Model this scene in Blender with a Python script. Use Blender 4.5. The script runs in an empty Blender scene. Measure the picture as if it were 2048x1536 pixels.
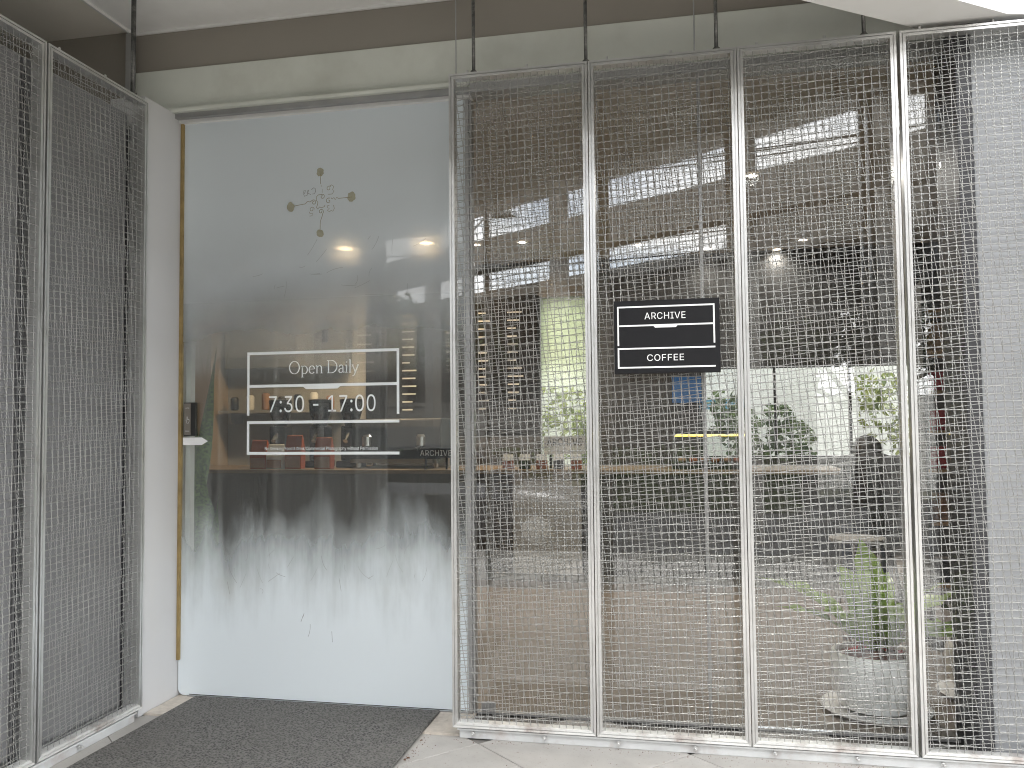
import bpy, math, random
import numpy as np
from mathutils import Vector, Matrix, Euler
random.seed(7)
rng = np.random.default_rng(7)
R = math.radians
scene = bpy.context.scene
C = scene.collection

# ------------------------------------------------------------------ camera
cam_d = bpy.data.cameras.new('camera')
cam = bpy.data.objects.new('camera', cam_d); C.objects.link(cam)
cam_d.sensor_width = 36.0
cam_d.lens = 1698.69 / 2048 * 36.0
cam_d.clip_start = 0.05; cam_d.clip_end = 2000
yaw, pitch, roll = -0.2035, 0.0473, -0.0097
fw = Vector((math.sin(yaw)*math.cos(pitch), math.cos(yaw)*math.cos(pitch), math.sin(pitch)))
r0 = Vector((math.cos(yaw), -math.sin(yaw), 0)); u0 = r0.cross(fw)
rr = r0*math.cos(roll) + u0*math.sin(roll); uu = u0*math.cos(roll) - r0*math.sin(roll)
M = Matrix(((rr.x, uu.x, -fw.x, 0), (rr.y, uu.y, -fw.y, -3.4568), (rr.z, uu.z, -fw.z, 1.3), (0, 0, 0, 1)))
cam.matrix_world = M
scene.camera = cam

# ------------------------------------------------------------------ world and sun
SUN_EL, SUN_AZ = R(58), R(35)          # azimuth from +Y towards +X: behind the building
world = bpy.data.worlds.new('World'); scene.world = world; world.use_nodes = True
nt = world.node_tree; nt.nodes.clear()
def wn(t, **k):
    n = nt.nodes.new(t)
    for a, v in k.items(): setattr(n, a, v)
    return n
sky = wn('ShaderNodeTexSky', sky_type='NISHITA', sun_disc=False, sun_elevation=SUN_EL, sun_rotation=SUN_AZ,
         air_density=1.0, dust_density=2.0, ozone_density=1.0)
tc = wn('ShaderNodeTexCoord'); mp = wn('ShaderNodeMapping'); mp.inputs['Scale'].default_value = (1.6, 1.6, 4.0)
nz = wn('ShaderNodeTexNoise'); nz.inputs['Scale'].default_value = 1.7; nz.inputs['Detail'].default_value = 7
rp = wn('ShaderNodeValToRGB'); rp.color_ramp.elements[0].position = .30; rp.color_ramp.elements[1].position = .55
cl = wn('ShaderNodeMixRGB'); cl.inputs[2].default_value = (9.9, 9.8, 9.6, 1)
bg = wn('ShaderNodeBackground'); bg.inputs[1].default_value = 0.11
wo = wn('ShaderNodeOutputWorld')
L = nt.links.new
L(tc.outputs['Generated'], mp.inputs[0]); L(mp.outputs[0], nz.inputs[0]); L(nz.outputs[0], rp.inputs[0])
L(rp.outputs[0], cl.inputs[0]); L(sky.outputs[0], cl.inputs[1]); L(cl.outputs[0], bg.inputs[0]); L(bg.outputs[0], wo.inputs[0])

sd = bpy.data.lights.new('sun', 'SUN'); sd.energy = 1.2; sd.angle = R(12); sd.color = (1, .95, .88)
so = bpy.data.objects.new('sun', sd); C.objects.link(so)
sdir = Vector((math.sin(SUN_AZ)*math.cos(SUN_EL), math.cos(SUN_AZ)*math.cos(SUN_EL), math.sin(SUN_EL)))
so.rotation_euler = sdir.to_track_quat('Z', 'Y').to_euler(); so.location = sdir*40

scene.view_settings.view_transform = 'Standard'; scene.view_settings.look = 'None'
scene.view_settings.exposure = 2.55; scene.view_settings.gamma = 1.0
scene.view_settings.use_curve_mapping = False
cy = scene.cycles
cy.max_bounces = 10; cy.transparent_max_bounces = 24; cy.glossy_bounces = 5; cy.transmission_bounces = 6
cy.diffuse_bounces = 4; cy.caustics_reflective = False; cy.caustics_refractive = False
cy.use_denoising = True; cy.filter_width = 1.1; cy.sample_clamp_indirect = 6

# ------------------------------------------------------------------ materials
MATS = {}
class NT:
    def __init__(s, name):
        s.m = bpy.data.materials.new(name); s.m.use_nodes = True; s.t = s.m.node_tree; s.t.nodes.clear()
        s.out = s.n('ShaderNodeOutputMaterial'); MATS[name] = s.m
    def n(s, t, inp=None, **k):
        n = s.t.nodes.new(t)
        for a, v in k.items(): setattr(n, a, v)
        for a, v in (inp or {}).items():
            if isinstance(v, bpy.types.NodeSocket): s.t.links.new(v, n.inputs[a])
            else: n.inputs[a].default_value = v
        return n
    def done(s, sh): s.t.links.new(sh, s.out.inputs[0]); return s.m
    def coord(s, scale=(1, 1, 1), kind='Object'):
        t = s.n('ShaderNodeTexCoord'); return s.n('ShaderNodeMapping', {'Vector': t.outputs[kind], 'Scale': scale}).outputs[0]
    def noise(s, vec, scale, detail=4, rough=.55):
        return s.n('ShaderNodeTexNoise', {'Vector': vec, 'Scale': scale, 'Detail': detail, 'Roughness': rough}).outputs[0]
    def ramp(s, fac, *stops):
        r = s.n('ShaderNodeValToRGB', {'Fac': fac}); cr = r.color_ramp
        while len(cr.elements) < len(stops): cr.elements.new(.5)
        for e, (p, c) in zip(cr.elements, stops): e.position = p; e.color = (c, c, c, 1) if isinstance(c, (int, float)) else (*c[:3], 1)
        return r.outputs[0]
    def mix(s, f, a, b, blend='MIX'):
        n = s.n('ShaderNodeMixRGB', blend_type=blend)
        for i, v in enumerate((f, a, b)):
            if isinstance(v, bpy.types.NodeSocket): s.t.links.new(v, n.inputs[i])
            else: n.inputs[i].default_value = v if i == 0 else (*v[:3], 1)
        return n.outputs[0]
    def math(s, op, a, b=0.0, clamp=False):
        n = s.n('ShaderNodeMath', operation=op, use_clamp=clamp)
        for i, v in enumerate((a, b)):
            if isinstance(v, bpy.types.NodeSocket): s.t.links.new(v, n.inputs[i])
            else: n.inputs[i].default_value = v
        return n.outputs[0]
    def bump(s, h, strength=.3, dist=.01):
        return s.n('ShaderNodeBump', {'Height': h, 'Strength': strength, 'Distance': dist}).outputs[0]
    def mixs(s, f, a, b):
        n = s.n('ShaderNodeMixShader')
        for i, v in enumerate((f, a, b)):
            if isinstance(v, bpy.types.NodeSocket): s.t.links.new(v, n.inputs[i])
            else: n.inputs[i].default_value = v
        return n.outputs[0]

def mat(name, col, rough=.6, metal=0.0, var=.12, vscale=6.0, bump=0.0, bscale=60.0, dirt=None, dirt_amt=.5, dscale=3.0, emit=None, estr=0, spec=.5, stretch=(1, 1, 1)):
    s = NT(name); v = s.coord(stretch)
    c1 = tuple(max(0, x*(1-var)) for x in col); c2 = tuple(min(1, x*(1+var)) for x in col)
    colr = s.ramp(s.noise(v, vscale, 5), (.3, c1), (.7, c2))
    if dirt:
        f = s.math('MULTIPLY', s.ramp(s.noise(v, dscale, 8, .65), (.5, 0.0), (.72, 1.0)), dirt_amt)
        colr = s.mix(f, colr, dirt)
    inp = {'Base Color': colr, 'Roughness': rough, 'Metallic': metal, 'Specular IOR Level': spec}
    if bump: inp['Normal'] = s.bump(s.noise(v, bscale, 4), bump, .004)
    if emit: inp['Emission Color'] = (*emit, 1); inp['Emission Strength'] = estr
    return s.done(s.n('ShaderNodeBsdfPrincipled', inp).outputs[0])

mat('steel', (.68, .68, .67), .34, .80, .08, 3, dirt=(.40, .39, .36), dirt_amt=.5, dscale=5, bump=.03, bscale=60)
mat('wire', (.43, .43, .415), .34, .75, .12, 5, dirt=(.34, .33, .30), dirt_amt=.6, dscale=3.5)
mat('rusty_steel', (.82, .82, .80), .38, .45, .08, 3, dirt=(.16, .06, .025), dirt_amt=.85, dscale=4.5, bump=.15)
mat('rail_paint', (.62, .63, .63), .5, .1, .08, 8, dirt=(.28, .14, .08), dirt_amt=.35, dscale=9, bump=.12)
mat('dark_rod', (.10, .10, .095), .45, .6, .5, 25, dirt=(.35, .34, .31), dirt_amt=.7, dscale=30)
mat('white_paint', (.80, .80, .78), .55, 0, .03, 2, dirt=(.62, .60, .54), dirt_amt=.35, dscale=1.6, bump=.05)
mat('jamb_paint', (.61, .61, .615), .5, 0, .03, 2, dirt=(.62, .60, .56), dirt_amt=.25, dscale=2.2)
mat('header_paint', (.68, .70, .64), .6, 0, .05, 2.5, dirt=(.46, .46, .39), dirt_amt=.4, dscale=2.3, bump=.08)
mat('warm_bounce_wall', (.29, .265, .23), .35, 0, .05, 1.5)  # brown cast of warm reflected light put into the wall colour
mat('ceiling_beige', (.88, .84, .76), .5, 0, .04, 1.5)
mat('soffit', (.88, .88, .865), .7, 0, .03, 1.5, dirt=(.58, .57, .53), dirt_amt=.3, dscale=1.2)
mat('grey_panel', (.28, .28, .285), .5, .1, .06, 2.5, dirt=(.30, .29, .28), dirt_amt=.3, dscale=2)
mat('cladding', (.40, .41, .425), .45, .1, .03, 3)
mat('dark_column', (.075, .075, .08), .42, .2, .12, 6)
mat('aluminium', (.42, .42, .42), .38, .7, .08, 10)
mat('black_gap', (.02, .02, .02), .7)
mat('gold_strip', (.36, .26, .11), .4, .3, .2, 20, dirt=(.2, .13, .05), dirt_amt=.5, dscale=25)
mat('sign_black', (.010, .010, .0115), .5, 0, .1, 8, spec=.22)
mat('sign_white', (.86, .86, .86), .4, 0, .01)
mat('vinyl_white', (.88, .92, .92), .5, 0, .02)
mat('ink_gold', (.30, .27, .17), .6, 0, .25, 60)
mat('ink_pale', (.42, .41, .31), .7, 0, .12, 40)
mat('ink_dark', (.07, .065, .05), .6)
mat('sensor_black', (.012, .012, .012), .3)
mat('sensor_face', (.20, .18, .155), .3, .4, .05)
mat('concrete', (.42, .41, .385), .85, 0, .10, 5, bump=.3, bscale=120, dirt=(.27, .26, .24), dirt_amt=.5, dscale=3.5)
mat('grout', (.17, .163, .15), .9, 0, .15, 20)
mat('stone_strip', (.55, .50, .44), .8, 0, .12, 40, bump=.3, bscale=200, dirt=(.35, .31, .27), dirt_amt=.4, dscale=15)
mat('asphalt', (.06, .06, .062), .9, 0, .25, 30, bump=.4, bscale=200)
mat('earth', (.10, .105, .08), .95, 0, .3, .3)
mat('concrete_far', (.20, .19, .175), .85, 0, .12, 1.5, dirt=(.18, .17, .16), dirt_amt=.5, dscale=.8)
mat('white_wall_far', (.76, .76, .74), .8, 0, .05, .8)
mat('pink_brick', (.42, .20, .15), .85, 0, .2, 8)
mat('bark', (.12, .095, .07), .9, 0, .3, 12, bump=.5, bscale=40)
mat('floor_int', (.235, .20, .168), .45, 0, .10, 1.6, dirt=(.15, .135, .12), dirt_amt=.4, dscale=2)
mat('int_ceiling', (.50, .44, .37), .8, 0, .05, 1)
mat('int_wall', (.40, .40, .385), .7, 0, .05, 1.2)
mat('bulkhead_grey', (.27, .275, .265), .7, 0, .05, 1.2)
mat('int_dark', (.06, .058, .055), .6, 0, .15, 3)
mat('beige_column', (.36, .29, .22), .6, 0, .06, 2)
mat('counter_front', (.11, .10, .09), .55, 0, .12, 4, stretch=(6, 1, .4))
mat('counter_pale', (.55, .53, .49), .5, 0, .06, 4)
mat('counter_wood', (.22, .165, .11), .45, 0, .2, 8, stretch=(.5, 6, 6))
mat('table_top', (.30, .28, .25), .5)
mat('black_plastic', (.015, .015, .016), .35)
mat('chrome', (.6, .6, .6), .2, 1)
mat('orange_bag', (.36, .085, .03), .5, 0, .1, 20)
mat('tan_bag', (.34, .19, .11), .55, 0, .1, 20)
mat('redbrown_bag', (.34, .12, .09), .5, 0, .15, 20)
mat('white_label', (.75, .75, .73), .6)
mat('blue_panel', (.04, .16, .42), .5)
mat('cyan_panel', (.08, .36, .60), .5)
mat('red_box', (.45, .03, .04), .45)
mat('wood_box', (.45, .28, .14), .6, 0, .2, 10)
mat('teal_box', (.22, .42, .38), .6)
mat('pot_white', (.90, .90, .90), .35, 0, .03, 4)
mat('bark_chips', (.16, .075, .06), .9, 0, .5, 45, bump=.8, bscale=60)
mat('skin', (.45, .26, .18), .55)
mat('cloth_black', (.012, .012, .013), .85, 0, .3, 40)
mat('jeans', (.035, .042, .06), .85, 0, .3, 40)
mat('hair', (.010, .008, .007), .5)
mat('car_paint', (.065, .068, .075), .22, .4, .03)
mat('tyre', (.02, .02, .02), .8)
mat('car_glass', (.008, .009, .010), .06)
mat('lamp_white', (.75, .75, .72), .5)
mat('scuff', (.42, .41, .39), .7)
mat('scratch', (.16, .17, .165), .5)
mat('debris', (.12, .055, .03), .9)
def emit_mat(name, col, s_):
    s = NT(name); s.done(s.n('ShaderNodeEmission', {'Color': (*col, 1), 'Strength': s_}).outputs[0])
emit_mat('lamp_glow', (1, .86, .66), 2.5)
emit_mat('lamp_glow_warm', (1, .70, .40), 110.0)
emit_mat('led_strip', (1, .70, .12), 1.0)

def leaf_mat(name, c1, c2, rough=.5, trans=.35):
    s = NT(name); v = s.coord()
    oi = s.n('ShaderNodeNewGeometry').outputs['Random Per Island']
    col = s.mix(oi, c1, c2)
    col = s.mix(s.math('MULTIPLY', s.noise(v, 30, 3), .35), col, tuple(x*.4 for x in c1))
    p = s.n('ShaderNodeBsdfPrincipled', {'Base Color': col, 'Roughness': rough}).outputs[0]
    t = s.n('ShaderNodeBsdfTranslucent', {'Color': col}).outputs[0]
    return s.done(s.mixs(trans, p, t))
leaf_mat('leaf_tree', (.030, .055, .018), (.075, .11, .035))
leaf_mat('leaf_hedge', (.040, .075, .022), (.10, .15, .04))
leaf_mat('leaf_yard', (.09, .14, .03), (.30, .32, .06))
leaf_mat('leaf_fern', (.26, .42, .06), (.40, .56, .10), .35, .3)

s = NT('snake_leaf'); v = s.coord((60, 60, 90))
band = s.ramp(s.noise(v, 1.2, 5, .7), (.42, (.020, .050, .020)), (.58, (.12, .20, .05)))
s.done(s.n('ShaderNodeBsdfPrincipled', {'Base Color': band, 'Roughness': .35}).outputs[0])

# clear glass: transparent body with Fresnel reflection
def schlick(s, f0):
    fc = s.n('ShaderNodeLayerWeight', {'Blend': .5}).outputs['Facing']     # same from both sides of the pane
    return s.math('ADD', s.math('MULTIPLY', s.math('POWER', fc, 5.0), 1-f0), f0)
def glass(name, tint, f0):
    s = NT(name)
    fr = schlick(s, f0)
    tr = s.n('ShaderNodeBsdfTransparent', {'Color': (*tint, 1)}).outputs[0]
    gl = s.n('ShaderNodeBsdfGlossy', {'Color': (.96, .98, 1, 1), 'Roughness': 0.0}).outputs[0]
    return s.done(s.mixs(fr, tr, gl))
glass('glass_shop', (.985, .99, .985), .10)
glass('glass_thin', (.95, .96, .95), .04)

# door glass with frosted film, worn and smeared
s = NT('glass_film')
ob = s.n('ShaderNodeTexCoord').outputs['Object']
sp = s.n('ShaderNodeSeparateXYZ', {0: ob}); z = sp.outputs[2]
streak = s.noise(s.n('ShaderNodeMapping', {'Vector': ob, 'Scale': (5.5, 1, 1.4), 'Rotation': (0, -.1, 0)}).outputs[0], 1.0, 5, .56)
streak2 = s.noise(s.n('ShaderNodeMapping', {'Vector': ob, 'Scale': (45, 1, 2.2), 'Rotation': (0, .12, 0)}).outputs[0], 1.0, 5, .6)
cloud = s.noise(ob, 2.2, 5, .55)
zb = s.math('ADD', z, s.math('MULTIPLY', s.math('SUBTRACT', streak, .5), .60))
zb = s.math('ADD', zb, s.math('MULTIPLY', s.math('SUBTRACT', streak2, .5), .09))
bot = s.n('ShaderNodeMapRange', {0: zb, 1: 1.0, 2: .34, 3: 0.0, 4: .97}, interpolation_type='SMOOTHSTEP').outputs[0]
zt = s.math('ADD', z, s.math('MULTIPLY', s.math('SUBTRACT', cloud, .5), .28))
top = s.n('ShaderNodeMapRange', {0: zt, 1: 1.38, 2: 2.42, 3: 0.0, 4: .95}, interpolation_type='SMOOTHSTEP').outputs[0]
haze_ = s.math('ADD', s.math('MULTIPLY', streak2, .035), .012)
mask = s.math('MAXIMUM', s.math('MAXIMUM', bot, top), haze_)
filmc = s.mix(s.math('MULTIPLY', cloud, .25), (.82, .885, .925), (.73, .78, .80))  # blue of the sky light is mixed into the film colour
dif = s.n('ShaderNodeBsdfDiffuse', {'Color': filmc}).outputs[0]
tra = s.n('ShaderNodeBsdfTranslucent', {'Color': filmc}).outputs[0]
film = s.mixs(.10, dif, tra)
clear = s.n('ShaderNodeBsdfTransparent', {'Color': (.93, .95, .93, 1)}).outputs[0]
bl = s.n('ShaderNodeMapRange', {0: z, 1: 1.48, 2: 1.95, 3: 0.0, 4: 1.0}, interpolation_type='SMOOTHSTEP').outputs[0]
rfr = s.n('ShaderNodeBsdfRefraction', {'Color': (.94, .95, .93, 1), 'IOR': 1.3, 'Roughness': s.math('MULTIPLY', bl, .07)}).outputs[0]
rf2 = s.n('ShaderNodeBsdfRefraction', {'Color': (.94, .95, .93, 1), 'IOR': 1.3, 'Roughness': s.math('MULTIPLY', bl, .28)}).outputs[0]
clear = s.mixs(bl, clear, s.mixs(.22, rfr, rf2))
body = s.mixs(mask, clear, film)
fr = schlick(s, .06)
gl = s.n('ShaderNodeBsdfGlossy', {'Color': (1, 1, 1, 1), 'Roughness': .0}).outputs[0]
fr = s.math('MULTIPLY', fr, s.math('SUBTRACT', 1.0, s.math('MULTIPLY', s.math('MAXIMUM', bot, top), .88)))
s.done(s.mixs(fr, body, gl))

# frosted sheet of the rear door
s = NT('frost_rear'); ob = s.n('ShaderNodeTexCoord').outputs['Object']
z = s.n('ShaderNodeSeparateXYZ', {0: ob}).outputs[2]
mk = s.n('ShaderNodeMapRange', {0: z, 1: 1.55, 2: 2.05, 3: .05, 4: .96}, interpolation_type='SMOOTHSTEP').outputs[0]
s.done(s.mixs(mk, s.n('ShaderNodeBsdfTransparent', {'Color': (.95, .97, .93, 1)}).outputs[0],
       s.mixs(.55, s.n('ShaderNodeBsdfDiffuse', {'Color': (.66, .70, .58, 1)}).outputs[0], s.n('ShaderNodeBsdfTranslucent', {'Color': (.66, .72, .56, 1)}).outputs[0])))

# pavement tile
s = NT('tile'); v = s.coord(kind='Object')
oi = s.n('ShaderNodeObjectInfo').outputs['Random']
vv = s.n('ShaderNodeVectorMath', {0: v, 1: s.n('ShaderNodeCombineXYZ', {0: s.math('MULTIPLY', oi, 37.0), 1: s.math('MULTIPLY', oi, 91.0)}).outputs[0]}, operation='ADD').outputs[0]
c = s.ramp(s.noise(vv, 5, 7, .6), (.3, (.33, .317, .295)), (.7, (.42, .405, .383)))
c = s.mix(s.math('MULTIPLY', s.ramp(s.noise(vv, 90, 2), (.62, 0.0), (.72, 1.0)), .4), c, (.2, .19, .175))
c = s.mix(s.math('MULTIPLY', s.ramp(s.noise(vv, 2.5, 6, .7), (.52, 0.0), (.75, 1.0)), .4), c, (.28, .27, .25))
s.done(s.n('ShaderNodeBsdfPrincipled', {'Base Color': c, 'Roughness': .72, 'Normal': s.bump(s.noise(vv, 150, 3), .15, .003)}).outputs[0])

# coil mat
s = NT('coil_mat'); v = s.coord()
vo = s.n('ShaderNodeTexVoronoi', {'Vector': v, 'Scale': 105.0}).outputs[0]
n2 = s.noise(v, 125, 3, .7); n3 = s.noise(v, 4, 4)
h = s.math('ADD', s.math('MULTIPLY', vo, .7), n2)
c = s.ramp(h, (.60, (.005, .005, .005)), (.74, (.085, .083, .078)), (1.0, (.165, .16, .15)))
c = s.mix(s.math('MULTIPLY', s.ramp(n3, (.4, 0.0), (.65, 1.0)), .4), c, (.13, .125, .115))
s.done(s.n('ShaderNodeBsdfPrincipled', {'Base Color': c, 'Roughness': .75, 'Normal': s.bump(h, .9, .006)}).outputs[0])

# ------------------------------------------------------------------ mesh helpers
class MB:
    def __init__(s): s.v = []; s.f = []
    def add(s, vs, fs):
        o = len(s.v); s.v += [tuple(p) for p in vs]; s.f += [tuple(i+o for i in f) for f in fs]; return s
    def box(s, x0, x1, y0, y1, z0, z1):
        return s.add([(x0, y0, z0), (x1, y0, z0), (x1, y1, z0), (x0, y1, z0), (x0, y0, z1), (x1, y0, z1), (x1, y1, z1), (x0, y1, z1)],
                     [(0, 3, 2, 1), (4, 5, 6, 7), (0, 1, 5, 4), (1, 2, 6, 5), (2, 3, 7, 6), (3, 0, 4, 7)])
    def prism(s, pts, a0, a1, axis='z'):
        n = len(pts)
        def P(p, a): return {'z': (p[0], p[1], a), 'y': (p[0], a, p[1]), 'x': (a, p[0], p[1])}[axis]
        return s.add([P(p, a0) for p in pts]+[P(p, a1) for p in pts],
                     [tuple(range(n-1, -1, -1)), tuple(range(n, 2*n))]+[(i, (i+1) % n, n+(i+1) % n, n+i) for i in range(n)])
    def tube(s, pts, r, n=8, cap=True):
        pts = [Vector(p) for p in pts]; rad = r if isinstance(r, (list, tuple)) else [r]*len(pts)
        rings = []
        for i, p in enumerate(pts):
            d = (pts[min(i+1, len(pts)-1)]-pts[max(i-1, 0)]).normalized()
            a = d.orthogonal().normalized() if i == 0 else (rings_a - d*rings_a.dot(d)).normalized()
            rings_a = a; b = d.cross(a)
            rings.append([p+(a*math.cos(2*math.pi*k/n)+b*math.sin(2*math.pi*k/n))*rad[i] for k in range(n)])
        vs = [q for rg in rings for q in rg]; fs = []
        for i in range(len(pts)-1):
            for k in range(n): fs.append((i*n+k, i*n+(k+1) % n, (i+1)*n+(k+1) % n, (i+1)*n+k))
        if cap: fs += [tuple(range(n-1, -1, -1)), tuple((len(pts)-1)*n+k for k in range(n))]
        return s.add(vs, fs)
    def lathe(s, prof, cx=0, cy=0, n=24, cap=True):
        vs = [(cx+r*math.cos(2*math.pi*k/n), cy+r*math.sin(2*math.pi*k/n), z) for r, z in prof for k in range(n)]
        fs = [(i*n+k, i*n+(k+1) % n, (i+1)*n+(k+1) % n, (i+1)*n+k) for i in range(len(prof)-1) for k in range(n)]
        if cap: fs += [tuple(range(n-1, -1, -1)), tuple((len(prof)-1)*n+k for k in range(n))]
        return s.add(vs, fs)
    def ribbon(s, pts, w, y=0.0):
        """flat stroke in the XZ plane facing -Y; w a number or a function of direction (dx,dz)"""
        n = len(pts); vs = []
        for i in range(n):
            a = pts[max(i-1, 0)]; b = pts[min(i+1, n-1)]; dx, dz = b[0]-a[0], b[1]-a[1]
            l = math.hypot(dx, dz) or 1; dx /= l; dz /= l
            ww = (w(dx, dz) if callable(w) else w)/2
            vs += [(pts[i][0]-dz*ww, y, pts[i][1]+dx*ww), (pts[i][0]+dz*ww, y, pts[i][1]-dx*ww)]
        return s.add(vs, [(2*i, 2*i+1, 2*i+3, 2*i+2) for i in range(n-1)])
    def build(s, name, m, parent=None, smooth=False, bevel=0.0, loc=None):
        me = bpy.data.meshes.new(name); me.from_pydata(s.v, [], s.f); me.validate(); me.update()
        return link(name, me, m, parent, smooth, bevel, loc)
def link(name, me, m, parent=None, smooth=False, bevel=0.0, loc=None):
    o = bpy.data.objects.new(name, me); C.objects.link(o)
    if m:
        if len(me.materials) == 0: me.materials.append(MATS[m])
    if smooth: me.polygons.foreach_set('use_smooth', [True]*len(me.polygons))
    if bevel:
        b = o.modifiers.new('bevel', 'BEVEL'); b.width = bevel; b.segments = 2; b.limit_method = 'ANGLE'
    if parent: o.parent = parent
    if loc: o.location = loc
    return o
def tag(o, label, cat, group=None):
    o['label'] = label; o['category'] = cat
    if group: o['group'] = group
    return o
def thing(name, label, cat, loc=(0, 0, 0), rz=0, group=None):
    o = bpy.data.objects.new(name, None); C.objects.link(o); o.location = loc; o.rotation_euler = (0, 0, rz)
    o.empty_display_size = .1
    return tag(o, label, cat, group)
def struct(name, mb, m, **k):
    o = mb.build(name, m, **k); o['kind'] = 'structure'; return o
def copy_tree(o, parent=None):
    c = o.copy(); C.objects.link(c); c.parent = parent
    if parent: c.matrix_parent_inverse = o.matrix_parent_inverse
    for ch in [x for x in C.objects if x.parent == o]: copy_tree(ch, c)
    return c
import os
try:
    FONT = bpy.data.fonts.load(os.path.join(bpy.utils.system_resource('DATAFILES', path='fonts'), 'Inter.woff2'))
except Exception:
    FONT = None                                   # fall back to the built-in face
def text_mesh(body, x0, x1, z0, z1, y, spacing=1.0):
    """built-in sans lettering fitted into a box of the XZ plane, facing -Y"""
    cu = bpy.data.curves.new('lettering', 'FONT'); cu.body = body; cu.font = FONT or cu.font; cu.size = 1; cu.space_character = spacing; cu.resolution_u = 4
    o = bpy.data.objects.new('tmp', cu); C.objects.link(o)
    dg = bpy.context.evaluated_depsgraph_get(); dg.update()
    me = bpy.data.meshes.new_from_object(o.evaluated_get(dg)); bpy.data.objects.remove(o)
    co = np.array([v.co[:] for v in me.vertices]); mn, mx = co.min(0), co.max(0)
    out = np.zeros_like(co)
    out[:, 0] = x0+(co[:, 0]-mn[0])/(mx[0]-mn[0])*(x1-x0); out[:, 2] = z0+(co[:, 1]-mn[1])/(mx[1]-mn[1])*(z1-z0); out[:, 1] = y
    me.vertices.foreach_set('co', out.ravel()); me.update(); me.materials.clear()
    return me
# leaves: one mesh of folded leaf quads
def leaf_cloud(name, centers, size, m, parent, spread=1.0, smooth=False):
    n = len(centers); cs = np.asarray(centers)
    a = rng.normal(size=(n, 3)); a /= np.linalg.norm(a, axis=1)[:, None]
    b = rng.normal(size=(n, 3)); b -= a*(a*b).sum(1)[:, None]; b /= np.linalg.norm(b, axis=1)[:, None]
    L_ = size*rng.uniform(.6, 1.3, n)[:, None]; W = L_*.28
    nn = np.cross(a, b)
    v = np.stack([cs-a*L_*.5, cs+b*W+nn*W*.25, cs+a*L_*.5, cs-b*W+nn*W*.25], 1).reshape(-1, 3)
    me = bpy.data.meshes.new(name)
    me.from_pydata(v.tolist(), [], [f for i in range(n) for f in ((4*i, 4*i+1, 4*i+2), (4*i, 4*i+2, 4*i+3))])
    return link(name, me, m, parent)
def crown_points(n, blobs):
    out = []
    wts = np.array([b[3]**2 for b in blobs]); wts = wts/wts.sum()
    for k in rng.choice(len(blobs), n, p=wts):
        x, y, z, r = blobs[k]; d = rng.normal(size=3); d /= np.linalg.norm(d); q = r*rng.uniform(.25, 1)**.5
        out.append((x+d[0]*q, y+d[1]*q, z+d[2]*q*.85))
    return out

# ------------------------------------------------------------------ ground
GZ = -0.45
struct('ground', MB().add([(-700, -700, GZ-.05), (700, -700, GZ-.05), (700, 700, GZ-.05), (-700, 700, GZ-.05)], [(0, 1, 2, 3)]), 'earth')
struct('road', MB().add([(-60, -16, GZ), (60, -16, GZ), (60, -5.6, GZ), (-60, -5.6, GZ)], [(0, 1, 2, 3)]), 'asphalt')
struct('ramp', MB().add([(-60, -5.6, GZ+.004), (60, -5.6, GZ+.004), (60, -4.6, -.006), (-60, -4.6, -.006)], [(0, 1, 2, 3)]), 'concrete')
pave = struct('pavement', MB().box(-12, 14, -4.6, .36, -.40, -.006), 'grout')
tile_mb = MB(); T = .5962/2; ch = .0015
tile_mb.add([(-T, -T, -.012), (T, -T, -.012), (T, T, -.012), (-T, T, -.012), (-T, -T, -ch), (T, -T, -ch), (T, T, -ch), (-T, T, -ch),
             (-T+ch, -T+ch, 0), (T-ch, -T+ch, 0), (T-ch, T-ch, 0), (-T+ch, T-ch, 0)],
            [(0, 1, 5, 4), (1, 2, 6, 5), (2, 3, 7, 6), (3, 0, 4, 7), (4, 5, 9, 8), (5, 6, 10, 9), (6, 7, 11, 10), (7, 4, 8, 11), (8, 9, 10, 11)])
tile_me = bpy.data.meshes.new('tile'); tile_me.from_pydata(tile_mb.v, [], tile_mb.f); tile_me.materials.append(MATS['tile'])
ang = R(-42.5); ux, uy = math.cos(ang), math.sin(ang)
for i in range(-9, 10):
    for j in range(-9, 10):
        px = -.862+(i+.5)*.6*ux-(j+.5)*.6*uy; py = -.03+(i+.5)*.6*uy+(j+.5)*.6*ux
        if -4.5 < px < 4.5 and -3.9 < py < -.05+.4:
            if py > .30: continue
            o = bpy.data.objects.new('tile', tile_me); C.objects.link(o); o.parent = pave
            o.location = (px, py, random.uniform(-.0005, .0005)); o.rotation_euler = (0, 0, ang)
# threshold strip of pale stone in front of the door, cut into slabs
thr = struct('threshold', MB().box(-2.44, -.955, .035, .335, -.003, .004), 'stone_strip')
for k in range(6):
    x0 = -2.437+k*.2465
    MB().box(x0, x0+.2435, .037, .333, .0045, .008+random.uniform(0, .0006)).build('stone_slab', 'stone_strip', thr)

# ------------------------------------------------------------------ cafe building
cafe = thing('cafe_building', 'pale cafe building with recessed entrance, header beam and diagonal canopy edge', 'building', (0, 0, 0))
HB = 2.86                                               # underside of the header
MB().box(-2.72, 3.4, .285, .42, HB, 3.09).build('header_beam', 'header_paint', cafe, bevel=.004)
MB().box(-.425, -.421, .2835, .2855, HB, 3.088).build('header_joint', 'black_gap', cafe)
MB().box(-6.6, 3.4, .30, .44, 3.092, 3.36).build('upper_wall', 'warm_bounce_wall', cafe)
MB().box(-6.6, -2.72, .30, .44, -.4, 3.092).build('wing_return_wall', 'warm_bounce_wall', cafe)
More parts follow.
